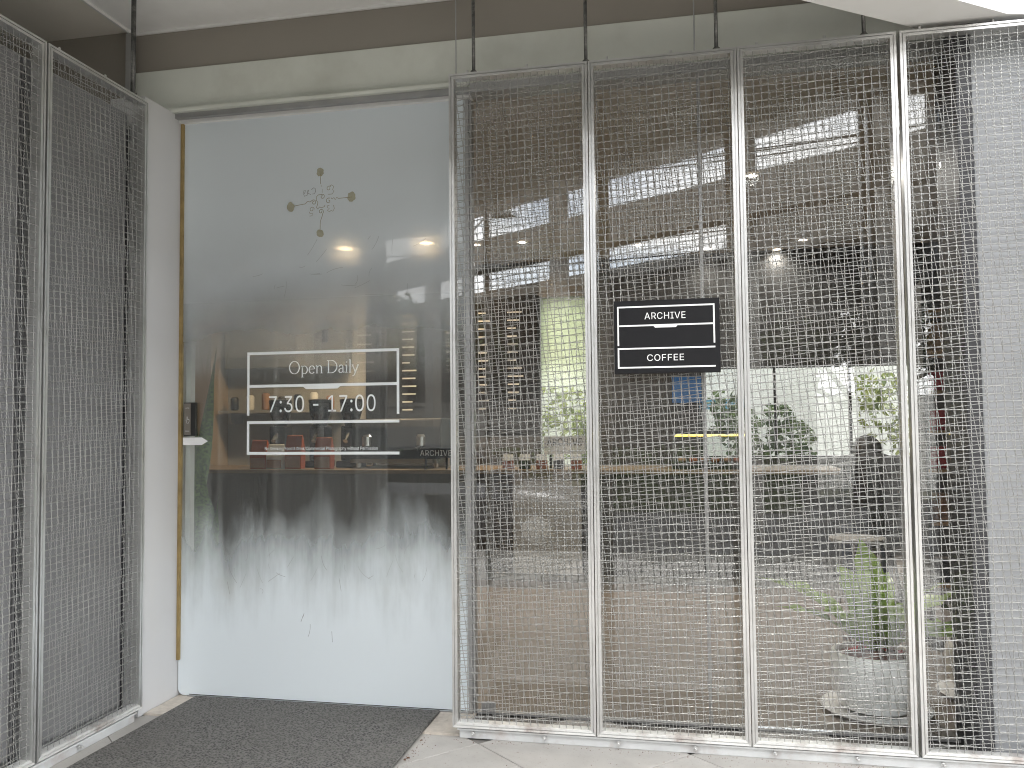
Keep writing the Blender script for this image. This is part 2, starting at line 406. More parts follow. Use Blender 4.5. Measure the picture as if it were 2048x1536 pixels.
# ceilings of the recess: pale board and the darker strip above the left screens
MB().prism([(-2.72, -3.2), (-2.72, .30), (1.25, .30), (.81, -.02)], 3.30, 3.33).build('soffit_board', 'soffit', cafe)
MB().box(-2.723, -2.712, -2.9, .285, 3.285, 3.30).build('ceiling_trim', 'white_paint', cafe)
MB().box(-2.712, 1.2, .286, .298, 3.286, 3.2995).build('ceiling_trim', 'white_paint', cafe)
MB().box(-6.6, -2.72, -4.6, .30, 3.312, 3.345).build('ceiling_strip', 'ceiling_beige', cafe)
MB().box(-2.735, -2.70, .255, .285, 2.80, 3.285).build('corner_trim', 'aluminium', cafe, bevel=.003)
# diagonal edge beam, its underside between two parallel lines that run out over the forecourt
b1 = lambda x: -.591+.707*x
b2 = lambda x: -.868+.715*x
MB().prism([(-8, b1(-8)), (-8, b2(-8)), (1.21, b2(1.21)), (1.40, .05), (.905, .05), (.823, b1(.823))], 2.83, 3.9).build('edge_beam', 'white_paint', cafe)
MB().prism([(-8, b2(-8)+.02), (1.36, b2(1.36)+.02), (3.4, .2), (3.4, 5.6), (-8, 5.6)], 3.36, 3.80).build('roof_slab', 'white_paint', cafe)
MB().box(1.215, 3.4, .012, .30, 2.835, 3.36).build('fascia', 'white_paint', cafe)
MB().box(-7.8, 3.4, .6, 5.6, 3.8, 6.6).build('upper_storey', 'white_paint', cafe)
# left wing behind the screens
MB().prism([(-6.6, -2.89), (-2.53, -2.89), (-2.53, .30), (-6.6, .30)], -.4, 2.76).build('wing_wall', 'grey_panel', cafe)
for k in range(5):
    y1 = -.028-k*.64; y0 = y1-.624
    if y0 < -2.85: y0 = -2.85
    MB().box(-2.53, -2.515, y0, y1, .06, 2.755).build('cladding_panel', 'grey_panel', cafe, bevel=.003)
for k in range(4):
    yc = -.645-k*.64
    MB().box(-2.53, -2.512, yc-.005, yc+.005, .03, 2.7).build('cladding_batten', 'dark_column', cafe)
MB().box(-2.53, -2.512, -.020, -.008, .03, 2.7).build('cladding_batten', 'dark_column', cafe)
# right of the glazing: dark steel column and pale ribbed cladding
MB().box(1.055, 1.112, .105, .40, -.02, HB).build('column', 'dark_column', cafe, bevel=.004)
mb = MB(); nrib = 90; zz0, zz1 = 0.02, 2.80; prof = []
for k in range(nrib*6+1):
    t = k/6; prof.append((.118-.0006*math.cos(2*math.pi*t), zz0+(zz1-zz0)*t/nrib))
vs = [(x, y, z) for (y, z) in prof for x in (1.116, 3.4)]
mb.add(vs, [(2*i, 2*i+1, 2*i+3, 2*i+2) for i in range(len(prof)-1)]); mb.box(1.116, 3.4, .131, .36, zz0, zz1)
mb.build('ribbed_cladding', 'cladding', cafe, smooth=False)
MB().box(1.112, 3.4, .06, .30, 2.80, HB).build('header_soffit', 'rail_paint', cafe)
# left jamb with its worn seal strip
MB().box(-2.62, -2.44, -.002, .30, 0, HB-.02).build('door_jamb', 'jamb_paint', cafe, bevel=.003)
MB().box(-2.62, -2.44, .30, .40, 0, HB-.02).build('door_jamb', 'jamb_paint', cafe)
MB().box(-2.439, -2.424, .282, .300, .18, HB-.02).build('seal_strip', 'gold_strip', cafe)
MB().box(-2.424, -2.398, .322, .36, .0, HB-.02).build('jamb_bead', 'jamb_paint', cafe)
# head track of the sliding door
MB().box(-2.52, -.95, .215, .345, HB-.018, HB-.002).build('track_cover', 'header_paint', cafe)
MB().box(-2.50, -.95, .235, .262, HB-.043, HB-.018).build('track_channel', 'aluminium', cafe)
MB().box(-2.50, -.95, .262, .270, HB-.036, HB-.018).build('track_slot', 'black_gap', cafe)
MB().box(-2.48, -.95, .270, .318, HB-.055, HB-.018).build('track_rail', 'white_paint', cafe)
MB().box(-.95, 1.055, .24, .345, 2.815, HB-.001).build('glazing_head', 'aluminium', cafe)
# interior shell
struct('interior_floor', MB().box(-6.6, 3.4, .345, 5.5, -.3, .002), 'floor_int')
MB().box(-6.6, 3.4, .44, 5.6, 3.02, 3.09).build('interior_ceiling', 'int_ceiling', cafe)
MB().box(-6.7, -6.55, .44, 5.6, -.3, 3.02).build('side_wall', 'int_wall', cafe)
MB().box(2.9, 3.05, .44, 5.6, -.3, 3.02).build('side_wall', 'int_dark', cafe)
# back wall with a door opening (-1.5..-1.0) and a wide window (0.35..2.25)
for (x0, x1, z0, z1, m) in ((-6.55, -3.45, -.3, 3.02, 'int_wall'), (-3.45, -1.52, -.3, 3.02, 'int_dark'), (-1.52, -.98, 2.64, 3.02, 'int_wall'),
                            (-.98, .12, -.3, 3.02, 'int_dark'), (.12, 2.30, -.3, .96, 'int_dark'), (.12, 2.30, 1.84, 3.02, 'int_dark'), (2.30, 2.9, -.3, 3.02, 'int_dark')):
    MB().box(x0, x1, 5.36, 5.5, z0, z1).build('back_wall', m, cafe)
MB().box(-5.45, -5.12, 5.0, 5.358, 0, 3.018).build('pillar', 'beige_column', cafe)
MB().box(-5.05, -3.62, 5.16, 5.358, 1.95, 2.50).build('bulkhead', 'bulkhead_grey', cafe)

# ------------------------------------------------------------------ woven wire screens
def wire_sheet(w, h, pitch, angle, r, period, amp, wob, seed):
    g = np.random.default_rng(seed); V = []; F = []; off = 0
    ca, sa = math.cos(angle), math.sin(angle); cx, cz = w/2, h/2
    for fam in (0, 1):
        d = np.array([ca, sa]) if fam == 0 else np.array([-sa, ca]); nrm = np.array([-d[1], d[0]])
        reach = math.hypot(w, h)/2; n = int(reach/pitch)+1
        for k in range(-n, n+1):
            o = np.array([cx, cz])+nrm*(k*pitch+g.normal()*pitch*.02)
            t0, t1 = -1e9, 1e9
            for ax, lim in ((0, w), (1, h)):
                if abs(d[ax]) < 1e-9:
                    if not 0 < o[ax] < lim: t0, t1 = 1, 0
                else:
                    a, b = sorted(((0-o[ax])/d[ax], (lim-o[ax])/d[ax])); t0 = max(t0, a); t1 = min(t1, b)
            if t1-t0 < .02: continue
            m = max(2, int((t1-t0)/(period/4))); t = np.linspace(t0, t1, m+1)
            ph = g.uniform(0, 6.28)
            y = amp*np.sin(2*np.pi*t/period+np.pi*k)
            lat = wob*np.sin(t*2.1+ph)*.6+wob*np.sin(t*7+ph*2)*.35+amp*.2*np.cos(2*np.pi*t/period+np.pi*k)
            P = np.stack([o[0]+d[0]*t+nrm[0]*lat, y, o[1]+d[1]*t+nrm[1]*lat], 1)
            ring = [np.array([nrm[0]*math.cos(q), math.sin(q), nrm[1]*math.cos(q)])*r for q in (0, math.pi/2, math.pi, 1.5*math.pi)]
            vv = (P[:, None, :]+np.array(ring)[None]).reshape(-1, 3); V.append(vv)
            i = np.arange(m)[:, None]*4; q = np.arange(4)[None]; q2 = (q+1) % 4
            F.append((np.stack([i+q, i+q2, i+4+q2, i+4+q], -1).reshape(-1, 4))+off); off += len(vv)
    V = np.concatenate(V); F = np.concatenate(F)
    me = bpy.data.meshes.new('woven_wire'); nf = len(F)
    me.vertices.add(len(V)); me.vertices.foreach_set('co', V.ravel())
    me.loops.add(nf*4); me.loops.foreach_set('vertex_index', F.ravel().astype(np.int32))
    me.polygons.add(nf); me.polygons.foreach_set('loop_start', np.arange(0, nf*4, 4, dtype=np.int32))
    me.update(calc_edges=True); me.polygons.foreach_set('use_smooth', np.ones(nf, dtype=bool)); me.materials.append(MATS['wire'])
    return me
PW, ZB, ZT = .600, .048, 2.805
FRW = .022
PH = ZT-ZB
sheet_f = wire_sheet(PW-2*FRW+.012, PH-2*FRW+.012, .0296, 0.0, .00148, .0148, .0014, .0011, 1)
sheet_b = wire_sheet(PW-2*FRW+.012, PH-2*FRW+.012, .0296, R(8.3), .00142, .0148, .0014, .0026, 2)
def bar_mesh(length):
    """frame bar along +X, outer edge at z=0 growing inwards to z=FRW; front at y=0"""
    g = .0035
    pr = [(0.0, 0.0), (.0, .0085), (.0055, .0092), (.0055, .0112), (.0005, .0122), (.0005, FRW), (.044, FRW), (.044, 0.0)]  # (y,z)
    n = len(pr); m = MB()
    m.add([(pr[i][1] if True else 0, pr[i][0], pr[i][1]) for i in range(n)]+[(length-pr[i][1], pr[i][0], pr[i][1]) for i in range(n)],
          [tuple(range(n)), tuple(range(2*n-1, n-1, -1))]+[(i, n+i, n+(i+1) % n, (i+1) % n) for i in range(n)])
    me = bpy.data.meshes.new('frame_bar'); me.from_pydata(m.v, [], m.f); return me
bar_h = bar_mesh(PW-.004); bar_v = bar_mesh(PH)
for b_ in (bar_h, bar_v): b_.materials.append(MATS['steel'])
bar_bot = bar_h.copy(); bar_bot.materials.clear(); bar_bot.materials.append(MATS['rusty_steel'])
bolt_mb = MB().lathe([(.009, 0), (.009, .006), (.005, .006), (.005, .018), (.0035, .020)], n=8)
bolt_me = bpy.data.meshes.new('bolt'); bolt_me.from_pydata(bolt_mb.v, [], bolt_mb.f); bolt_me.materials.append(MATS['steel'])
def make_screen(label):
    t = thing('mesh_screen', label, 'screen', group='woven wire screen panels')
    for me, loc, rot in ((bar_bot, (.002, 0, ZB), (0, 0, 0)), (bar_h, (PW-.002, 0, ZT), (0, math.pi, 0)),
                         (bar_v, (.002, 0, ZT), (0, math.pi/2, 0)), (bar_v, (PW-.002, 0, ZB), (0, -math.pi/2, 0))):
        o = bpy.data.objects.new('frame_bar', me); C.objects.link(o); o.parent = t; o.location = loc; o.rotation_euler = rot
    for me, y in ((sheet_f, .010), (sheet_b, .040)):
        o = bpy.data.objects.new('woven_wire', me); C.objects.link(o); o.parent = t; o.location = (FRW-.006, y, ZB+FRW-.006); o['kind'] = 'stuff'
    for x in (.08, .34):
        o = bpy.data.objects.new('bolt', bolt_me); C.objects.link(o); o.parent = t; o.location = (x, .022, ZT)
    return t
XS = [-.981, -.381, .219, .828]
labs = ['wire mesh screen next to the frosted door, leftmost of the right-hand row', 'wire mesh screen that carries the black sign',
        'wire mesh screen in front of the large white plant pot', 'wire mesh screen cut off by the right edge, over pale ribbed cladding']
s0 = make_screen(labs[0]); s0.location = (XS[0], 0, 0)
for x, lb in zip(XS[1:], labs[1:]):
    c = copy_tree(s0); c['label'] = lb; c.location = (x, 0, 0)
c = copy_tree(s0); c['label'] = 'wire mesh screen beyond the right edge of the picture, on the ribbed cladding'; c.location = (1.428, 0, 0)
ll = ['wire mesh screen on the left wing beside the white door jamb', 'wire mesh screen at the left edge, second from the door on the left wing',
      'third wire mesh screen of the left wing, seen only mirrored in the door', 'outermost wire mesh screen of the left wing, seen only mirrored in the door']
for k, lb in enumerate(ll):
    c = copy_tree(s0); c['label'] = lb; c.rotation_euler = (0, 0, R(90)); c.scale = (1.055, 1, 1); c.location = (-2.414, -.003-.638*(k+1), 0)

# base channels below the screens
def channel(name, label, x0, x1):
    t = thing(name, label, 'rail', (x0, .02, 0)); n = x1-x0
    MB().box(0, n, 0, .05, .0, .036).build('web', 'rail_paint', t, bevel=.002)
    MB().box(-.006, n, -.012, .058, .036, .0425).build('flange', 'rail_paint', t)
    for k in range(int(n/.3)):
        o = bpy.data.objects.new('bolt', bolt_me); C.objects.link(o); o.parent = t; o.location = (.06+k*.3, -.006, .024); o.rotation_euler = (R(90), 0, 0)
    return t
channel('base_rail', 'white painted steel channel under the right-hand row of mesh screens', -.955, 2.03)
c = channel('base_rail', 'grey steel channel under the mesh screens of the left wing', 0, 2.52); c.location = (-2.424, -.05-2.52, 0); c.rotation_euler = (0, 0, R(90))

# hanger rods
def rod(x, y, z0, z1, r, label):
    t = thing('hanger_rod', label, 'rod', (x, y, z0), group='steel hanger rods above the screens')
    MB().tube([(0, 0, 0), (0, 0, z1-z0)], r, 8).build('shaft', 'dark_rod' if r > .005 else 'aluminium', t, smooth=True)
    MB().lathe([(r*1.9, 0), (r*1.9, .012), (r*1.1, .014)], n=6).build('nut', 'dark_rod', t)
rod(-.873, .022, ZT, 3.30, .0075, 'dark hanger rod above the screen beside the frosted door')
rod(-.389, .022, ZT, 3.30, .0075, 'dark hanger rod above the joint left of the sign screen')
rod(.142, .022, ZT, 3.30, .0075, 'dark hanger rod above the right end of the sign screen')
rod(.705, .022, ZT, 3.30, .0075, 'short dark hanger rod just left of the diagonal canopy beam')
rod(-2.44, -.09, ZT, 3.31, .011, 'dark hanger rod above the left wing screen')
rod(-1.00, .20, HB-.002, 3.30, .003, 'thin rod behind, left of the first right-hand screen')
rod(.058, .20, HB-.002, 3.30, .003, 'thin rod behind, above the sign screen')

# ------------------------------------------------------------------ sliding door
door = thing('sliding_door', 'sliding glass door with frosted film smeared at the bottom', 'door', (-1.70, .30, 0))
W0, W1 = -.735, .715
pts = []
for cx_, cz_, a0 in ((W0+.03, .012+.03, 180), (W1-.01, .012+.01, 270), (W1-.01, 2.805-.01, 0), (W0+.01, 2.805-.01, 90)):
    r_ = .03 if a0 == 180 else .01
    for k in range(6): a = R(a0+k*18); pts.append((cx_+r_*math.cos(a), cz_+r_*math.sin(a)))
MB().prism(pts, -.006, .006, 'y').build('glass_leaf', 'glass_film', door)
MB().box(W0+.05, W1, -.011, .011, .004, .013).build('bottom_rail', 'aluminium', door)
MB().box(W0+.06, W1, -.0075, -.0066, .016, .019).build('seal', 'black_gap', door)
MB().box(W1, W1+.018, -.012, .012, .01, 2.805).build('edge_profile', 'aluminium', door)
# vinyl opening-hours panel, laid out in metres from the door's base point
Y = -.0075
vin = MB()
def hbar(x0, x1, z, w=.0135): vin.add([(x0, Y, z-w/2), (x1, Y, z-w/2), (x1, Y, z+w/2), (x0, Y, z+w/2)], [(0, 1, 2, 3)])
def vbar(x, z0, z1, w=.0125): vin.add([(x-w/2, Y, z0), (x+w/2, Y, z0), (x+w/2, Y, z1), (x-w/2, Y, z1)], [(0, 1, 2, 3)])
lx, rx = -.372, .386
hbar(lx-.006, rx+.006, 1.652); vbar(lx, 1.353, 1.645); vbar(rx, 1.353, 1.645); hbar(lx+.0063, rx-.0063, 1.494)
vin.add([(-.087, Y, 1.4872), (.1, Y, 1.4872), (.086, Y, 1.476), (-.073, Y, 1.476)], [(3, 2, 1, 0)])
hbar(lx-.006, rx+.006, 1.320); vbar(lx, 1.179, 1.3132); hbar(lx-.006, rx+.006, 1.172)
vin.build('hours_panel_lines', 'vinyl_white', door)
link('hours_lettering', text_mesh('7:30 - 17:00', -.264, .276, 1.367, 1.446, Y, 1.02), 'vinyl_white', door)
link('notice_lettering', text_mesh('No Smoking/Food & Drink/Commercial Photography without Permission', -.284, .286, 1.183, 1.203, Y, 1.0), 'vinyl_white', door)
# "Open Daily" in a light serif, drawn with a broad-nib stroke
def arc(cx, cz, rx_, rz_, a0, a1, n=22): return [(cx+rx_*math.cos(R(a0+(a1-a0)*k/n)), cz+rz_*math.sin(R(a0+(a1-a0)*k/n))) for k in range(n+1)]
def bez(p0, p1, p2, p3, n=12):
    return [tuple((1-t)**3*p0[i]+3*(1-t)**2*t*p1[i]+3*(1-t)*t*t*p2[i]+t**3*p3[i] for i in (0, 1)) for t in [k/n for k in range(n+1)]]
def serif(x, z, w=.12): return [(x-w, z), (x+w, z)]
G = {
 'O': (1.02, [arc(.47, .49, .43, .51, 90, 450)]),
 'p': (.70, [[(.14, .60), (.14, -.30)], [(.03, .57), (.14, .62)], serif(.15, -.30, .11), arc(.33, .29, .25, .31, 140, -140)]),
 'e': (.58, [arc(.28, .29, .24, .31, 12, 322), [(.05, .34), (.51, .34)]]),
 'n': (.72, [[(.14, .60), (.14, 0)], [(.03, .57), (.14, .62)], bez((.14, .42), (.22, .60), (.50, .72), (.53, .40)), [(.53, .40), (.53, 0)], serif(.14, 0, .1), serif(.54, 0, .1)]),
 ' ': (.26, []),
 'D': (1.00, [[(.16, 1), (.16, 0)], [(.03, 1), (.40, 1)], [(.03, 0), (.40, 0)], arc(.40, .5, .48, .5, 90, -90)]),
 'a': (.56, [bez((.08, .46), (.12, .66), (.40, .68), (.40, .42)), [(.40, .42), (.40, .09)], bez((.40, .09), (.41, 0), (.48, 0), (.53, .06)), bez((.40, .36), (.10, .34), (.04, .22), (.06, .12)), bez((.06, .12), (.10, -.06), (.34, -.02), (.40, .14))]),
 'i': (.30, [[(.15, .60), (.15, 0)], [(.05, .57), (.15, .62)], serif(.15, 0, .1), arc(.15, .84, .022, .022, 0, 360, 8)]),
 'l': (.30, [[(.15, 1.05), (.15, 0)], [(.05, 1.02), (.15, 1.07)], serif(.15, 0, .1)]),
 'y': (.60, [[(.06, .59), (.30, .02)], [(.54, .59), (.30, .02)], bez((.30, .02), (.22, -.20), (.16, -.32), (.03, -.28)), serif(.07, .60, .08), serif(.53, .60, .08)]),
}
def pen(dx, dz): return .0024+.0030*abs(dz)
mbt = MB(); xx = -.160; cap = .0585
for chh in 'Open Daily':
    adv, strokes = G[chh]
    for st in strokes: mbt.ribbon([(xx+a*cap, 1.551+b*cap) for a, b in st], pen, Y)
    xx += adv*cap
mbt.build('open_daily_lettering', 'vinyl_white', door)
# hand-drawn blessing mark: four dots on stalks round a ring of curls (px of the photo -> metres)
K = .2560/100      # metres per photo pixel on the door plane
def E_(u, v): return ((u-815)*K*.1042, 2.385-(v-700)*K*.1042)     # u,v in the 9.6x enlargement
def blob(cx_, cz_, rx_, rz_, seed):
    g = random.Random(seed); c0 = E_(cx_, cz_); ps = []
    for k in range(18):
        a = 2*math.pi*k/18; w = 1+g.uniform(-.12, .12); ps.append((c0[0]+rx_*w*math.cos(a)*K*.1042, Y-.0002, c0[1]+rz_*w*math.sin(a)*K*.1042))
    return MB().add(ps, [tuple(range(18))])
for (a, b, c_, d, e) in ((808, 212, 68, 80, 1), (235, 810, 70, 88, 2), (1405, 695, 76, 92, 3), (808, 1322, 70, 72, 4)):
    blob(a, b, c_, d, e).build('mark_dot', 'ink_pale', door)
ink = MB()
def strokes(ps, w=.0026): ink.ribbon([E_(*p) for p in ps], w, Y-.0004)
def curl(cx_, cz_, r0, r1, a0, a1, n=20): return [(cx_+(r0+(r1-r0)*k/n)*math.cos(R(a0+(a1-a0)*k/n)), cz_-(r0+(r1-r0)*k/n)*math.sin(R(a0+(a1-a0)*k/n))) for k in range(n+1)]
strokes([(815, 240), (817, 430)]); strokes([(825, 440), (832, 480)], .0014); strokes([(850, 520), (848, 590)], .0014)
strokes([(300, 800), (400, 785), (520, 772), (560, 735), (590, 730), (610, 745), (650, 720)]); strokes(curl(685, 755, 50, 12, 140, -330))
strokes([(1415, 703), (1160, 712), (1120, 690), (1100, 735), (1070, 690), (1040, 715), (1015, 690)]); strokes(curl(970, 745, 55, 12, 60, 470))
strokes([(808, 1255), (812, 1110), (845, 1020), (860, 960)]); strokes(curl(825, 930, 50, 12, -40, 420))
strokes([(735, 720), (735, 660), (770, 625), (860, 620)]); strokes(curl(850, 660, 44, 12, 70, -320))
strokes([(735, 720), (765, 760), (755, 810)]); strokes([(755, 810), (735, 850), (760, 880), (800, 845), (830, 862), (890, 845), (900, 815)])
ink.build('mark_lines', 'ink_gold', door)
ink = MB()
strokes([(490, 580), (495, 530), (525, 525), (510, 580), (490, 590), (505, 632), (560, 615), (560, 540), (590, 520), (570, 580), (630, 608)], .0018)
strokes([(640, 520), (680, 490), (712, 500), (718, 560), (700, 600), (660, 600)], .0018)
ink.build('mark_script', 'ink_dark', door)
ink = MB()
strokes(curl(975, 520, 46, 14, 40, 420), .0022); strokes([(990, 480), (1030, 458), (1070, 490), (1045, 550), (1075, 570), (1040, 625), (960, 625)], .0022)
strokes([(985, 830), (950, 830), (950, 870), (985, 880), (945, 915), (990, 945), (1020, 915), (1050, 940), (1080, 890), (1065, 825)], .0022)
strokes(curl(650, 880, 46, 18, 0, 400), .0022); strokes([(600, 920), (610, 950), (660, 950), (655, 995), (605, 1000)], .0022)
ink.build('mark_script', 'ink_gold', door)

scr = MB(); gs = random.Random(11)
def scratch(px_, pz_, l, a, w=.0016, bow=.0):
    n_ = 7; ps = []
    for k in range(n_+1):
        t_ = k/n_-.5; ps.append((px_+l*t_*math.cos(a)-bow*(t_*t_*4-1)*math.sin(a), pz_+l*t_*math.sin(a)+bow*(t_*t_*4-1)*math.cos(a)))
    scr.ribbon(ps, lambda dx, dz: w, -.0078)
for (u, v_, l, a, b_) in ((-.235, .585, .07, .6, 0), (-.20, .60, .05, -.35, .003), (-.09, .40, .035, 1.2, 0), (-.083, .415, .02, 1.3, 0), (-.055, .345, .06, 1.4, .004), (.06, .32, .05, -1.5, 0),
                          (.22, .62, .09, -.75, .01), (.25, .60, .03, .5, 0), (-.45, .60, .10, -1.1, .006), (-.47, .53, .06, -1.35, 0), (.30, .74, .05, .4, .004), (-.15, .66, .06, 1.0, 0), (-.25, .70, .05, .7, 0), (.02, .66, .07, -1.2, .006), (.10, .56, .06, -1.4, 0), (-.30, .52, .025, 2.0, .01)):
    scratch(u, v_, l, a, .0009+.0010*gs.random(), b_)
for k in range(26): scratch(gs.uniform(-.5, .55), gs.uniform(.55, .85), gs.uniform(.02, .09), gs.uniform(.9, 2.2), .0009, gs.uniform(-.006, .006))
for k in range(22): scratch(gs.uniform(-.35, .5), gs.uniform(1.78, 2.2), gs.uniform(.02, .09), gs.uniform(-.2, 1.6), .0009, gs.uniform(-.006, .006))
scr.build('film_scratches', 'scratch', door)

# touch sensor and arrow sticker, fixed to the door edge
sen = thing('touch_sensor', 'black touch sensor with grey face on the left edge of the door', 'sensor', (-2.372, .2935, 1.258))
MB().prism([(-.031, 0), (.031, 0), (.031, .163), (-.031, .163)], -.022, 0, 'y').build('housing', 'sensor_black', sen, bevel=.003)
MB().prism([(-.027, .005), (.008, .005), (.008, .158), (-.027, .158)], -.0245, -.0225, 'y').build('face_plate', 'sensor_face', sen)
link('lettering', text_mesh('AUTO', -.019, .000, .133, .138, -.0252), 'vinyl_white', sen)
link('lettering', text_mesh('PRESS', -.020, .001, .021, .026, -.0252), 'vinyl_white', sen)
hb = MB()
hb.ribbon([(-.0165, .078), (-.013, .070), (-.012, .062), (-.003, .062), (.001, .072), (.001, .080), (-.002, .081), (-.003, .078), (-.004, .083), (-.007, .082), (-.008, .079), (-.0085, .094), (-.0115, .094), (-.0118, .076), (-.0165, .078)], .0011, -.0252)
hb.build('hand_symbol', 'vinyl_white', sen)
st = MB().prism([(0, 0), (.101, 0), (.134, .0185), (.101, .037), (0, .037)], -.0012, 0, 'y').build('arrow_sticker', 'sign_white')
st.location = (-2.418, .2915, 1.2135); tag(st, 'white arrow sticker below the black touch sensor', 'sticker')

# ------------------------------------------------------------------ fixed glazing
gz = thing('shop_window', 'tall frameless shop window behind the mesh screens', 'window', (.03, .33, 0))
for x0, x1 in ((-.985, .032), (.052, 1.022)): MB().box(x0, x1, -.006, .006, .012, 2.815).build('pane', 'glass_shop', gz)
MB().box(-1.03, -.987, -.025, .025, 0, 2.815).build('mullion', 'aluminium', gz, bevel=.003)
MB().box(.034, .050, -.018, .018, 0, 2.815).build('mullion', 'aluminium', gz, bevel=.002)
MB().box(-.985, 1.022, -.015, .015, .0025, .0115).build('sill_channel', 'aluminium', gz)
for x in (-.93, .85): MB().box(x-.032, x+.032, -.012, -.0065, .0125, .055).build('patch_fitting', 'aluminium', gz, bevel=.002)

# ------------------------------------------------------------------ black sign
sign = thing('cafe_sign', 'black sign board with white drawer lines and white lettering, hung on a mesh screen', 'sign', (-.283, -.055, 1.497))
MB().box(0, .413, 0, .05, 0, .291).build('board', 'sign_black', sign, bevel=.0015)
Y = -.0012; vin = MB()
w = .0062
def bar3(x0, x1, z0, z1): vin.box(x0, x1, Y-.001, Y+.0005, z0, z1)
bar3(.014, .394, .262, .262+w); bar3(.014, .014+w, .111, .2615); bar3(.394-w, .394, .114, .2615); bar3(.0205, .3875, .187, .187+w)
vin.prism([(.157, .1868), (.250, .1868), (.244, .180), (.163, .180)], Y-.001, Y+.0005, 'y')
bar3(.014, .394, .0955, .0955+w); bar3(.014, .014+w, .0265, .095); bar3(.014, .394, .020, .020+w)
vin.build('drawer_lines', 'sign_white', sign)
link('lettering', text_mesh('ARCHIVE', .122, .282, .214, .241, Y-.0008, 1.05), 'sign_white', sign)
link('lettering', text_mesh('COFFEE', .130, .273, .048, .074, Y-.0008, 1.05), 'sign_white', sign)

# ------------------------------------------------------------------ doormat
matt = MB(); nx, ny = 60, 70; x0, x1, y0, y1 = -2.325, -1.115, -1.02, .275
matt.prism([(x0, y0), (x1, y0), (x1, y1), (x0, y1)], .0085, .021)
mo = matt.build('doormat', 'coil_mat', bevel=.003); tag(mo, 'dark grey coil doormat in front of the frosted door', 'doormat')
for k in range(9):
    g = random.Random(k); x = -1.112+g.uniform(-.006, .05); y = -.05+g.uniform(-.25, .22); zc = .0005
    o = MB().add([(x, y, zc), (x+g.uniform(.006, .018), y+g.uniform(-.006, .006), zc+.002), (x+g.uniform(.004, .012), y+g.uniform(.006, .014), zc+.003), (x-.004, y+.008, zc+.001)], [(0, 1, 2, 3), (0, 3, 2, 1)]).build('leaf_scrap', 'debris')
    tag(o, 'small brown leaf scrap lying at the right edge of the doormat', 'leaf', 'leaf scraps beside the doormat')

# grit gathered along the rails and the mat
gr_ = MB(); g_ = random.Random(21)
for k in range(420):
    q = g_.random()
    if q < .55: x, y = g_.uniform(-.98, 1.3), .008-abs(g_.gauss(0, .02))
    elif q < .8: x, y = -1.108+abs(g_.gauss(0, .02)), g_.uniform(-.5, .28)
    else: x, y = g_.uniform(-1.1, 1.0), g_.uniform(-.35, -.02)
    r_ = g_.uniform(.0008, .0026)
    gr_.add([(x-r_, y-r_*.6, .0002), (x+r_, y-r_*.4, .0002), (x+r_*.3, y+r_, .0002), (x, y, r_*1.1)], [(0, 1, 3), (1, 2, 3), (2, 0, 3)])
go = gr_.build('grit', 'debris'); go['kind'] = 'stuff'; tag(go, 'dark grit scattered on the paving along the rail and mat', 'grit')

# ------------------------------------------------------------------ interior: lamps
def downlight(x, y, z, r, warm, energy, label):
    t = thing('downlight', label, 'lamp', (x, y, z), group='round recessed ceiling downlights')
    MB().lathe([(r*1.35, 0), (r*1.35, -.004), (r*1.02, -.006), (r, -.002)], n=20, cap=False).build('trim_ring', 'lamp_white', t)
    MB().lathe([(r, -.003), (0.0001, -.0032)], n=20, cap=False).build('lens', 'lamp_glow_warm' if warm else 'lamp_glow', t)
    d = bpy.data.lights.new('downlight_beam', 'SPOT'); d.energy = energy; d.spot_size = R(165); d.spot_blend = 1.0; d.shadow_soft_size = .05; d.color = (1, .95, .88)
    lo = bpy.data.objects.new('downlight_beam', d); C.objects.link(lo); lo.parent = t; lo.location = (0, 0, -.02)
CZ = 3.018
DL = [(-1.50, 4.35, 0, 'second downlight from the left above the mesh screens'), (-1.95, 4.35, 0, 'bright downlight seen through the screen next to the door'), (-.44, 4.75, 0, 'downlight above the left corner of the black sign'), (.22, 5.1, 0, 'downlight above the right corner of the black sign'),
      (.47, 2.6, 0, 'nearest downlight, high behind the plant-pot screen'), (.90, 5.3, 0, 'left one of the two low downlights behind the plant-pot screen'), (1.10, 4.9, 0, 'right one of the two low downlights behind the plant-pot screen')]
for x, y, wm, lb in DL: downlight(x, y, CZ, .042, wm, 42 if y < 3 else 5, lb)
downlight(-3.22, 4.2, CZ, .075, 1, 2, 'glowing downlight in the middle of the frosted door')
downlight(-2.38, 4.15, CZ, .075, 1, 2, 'warm glowing downlight near the right edge of the frosted door')

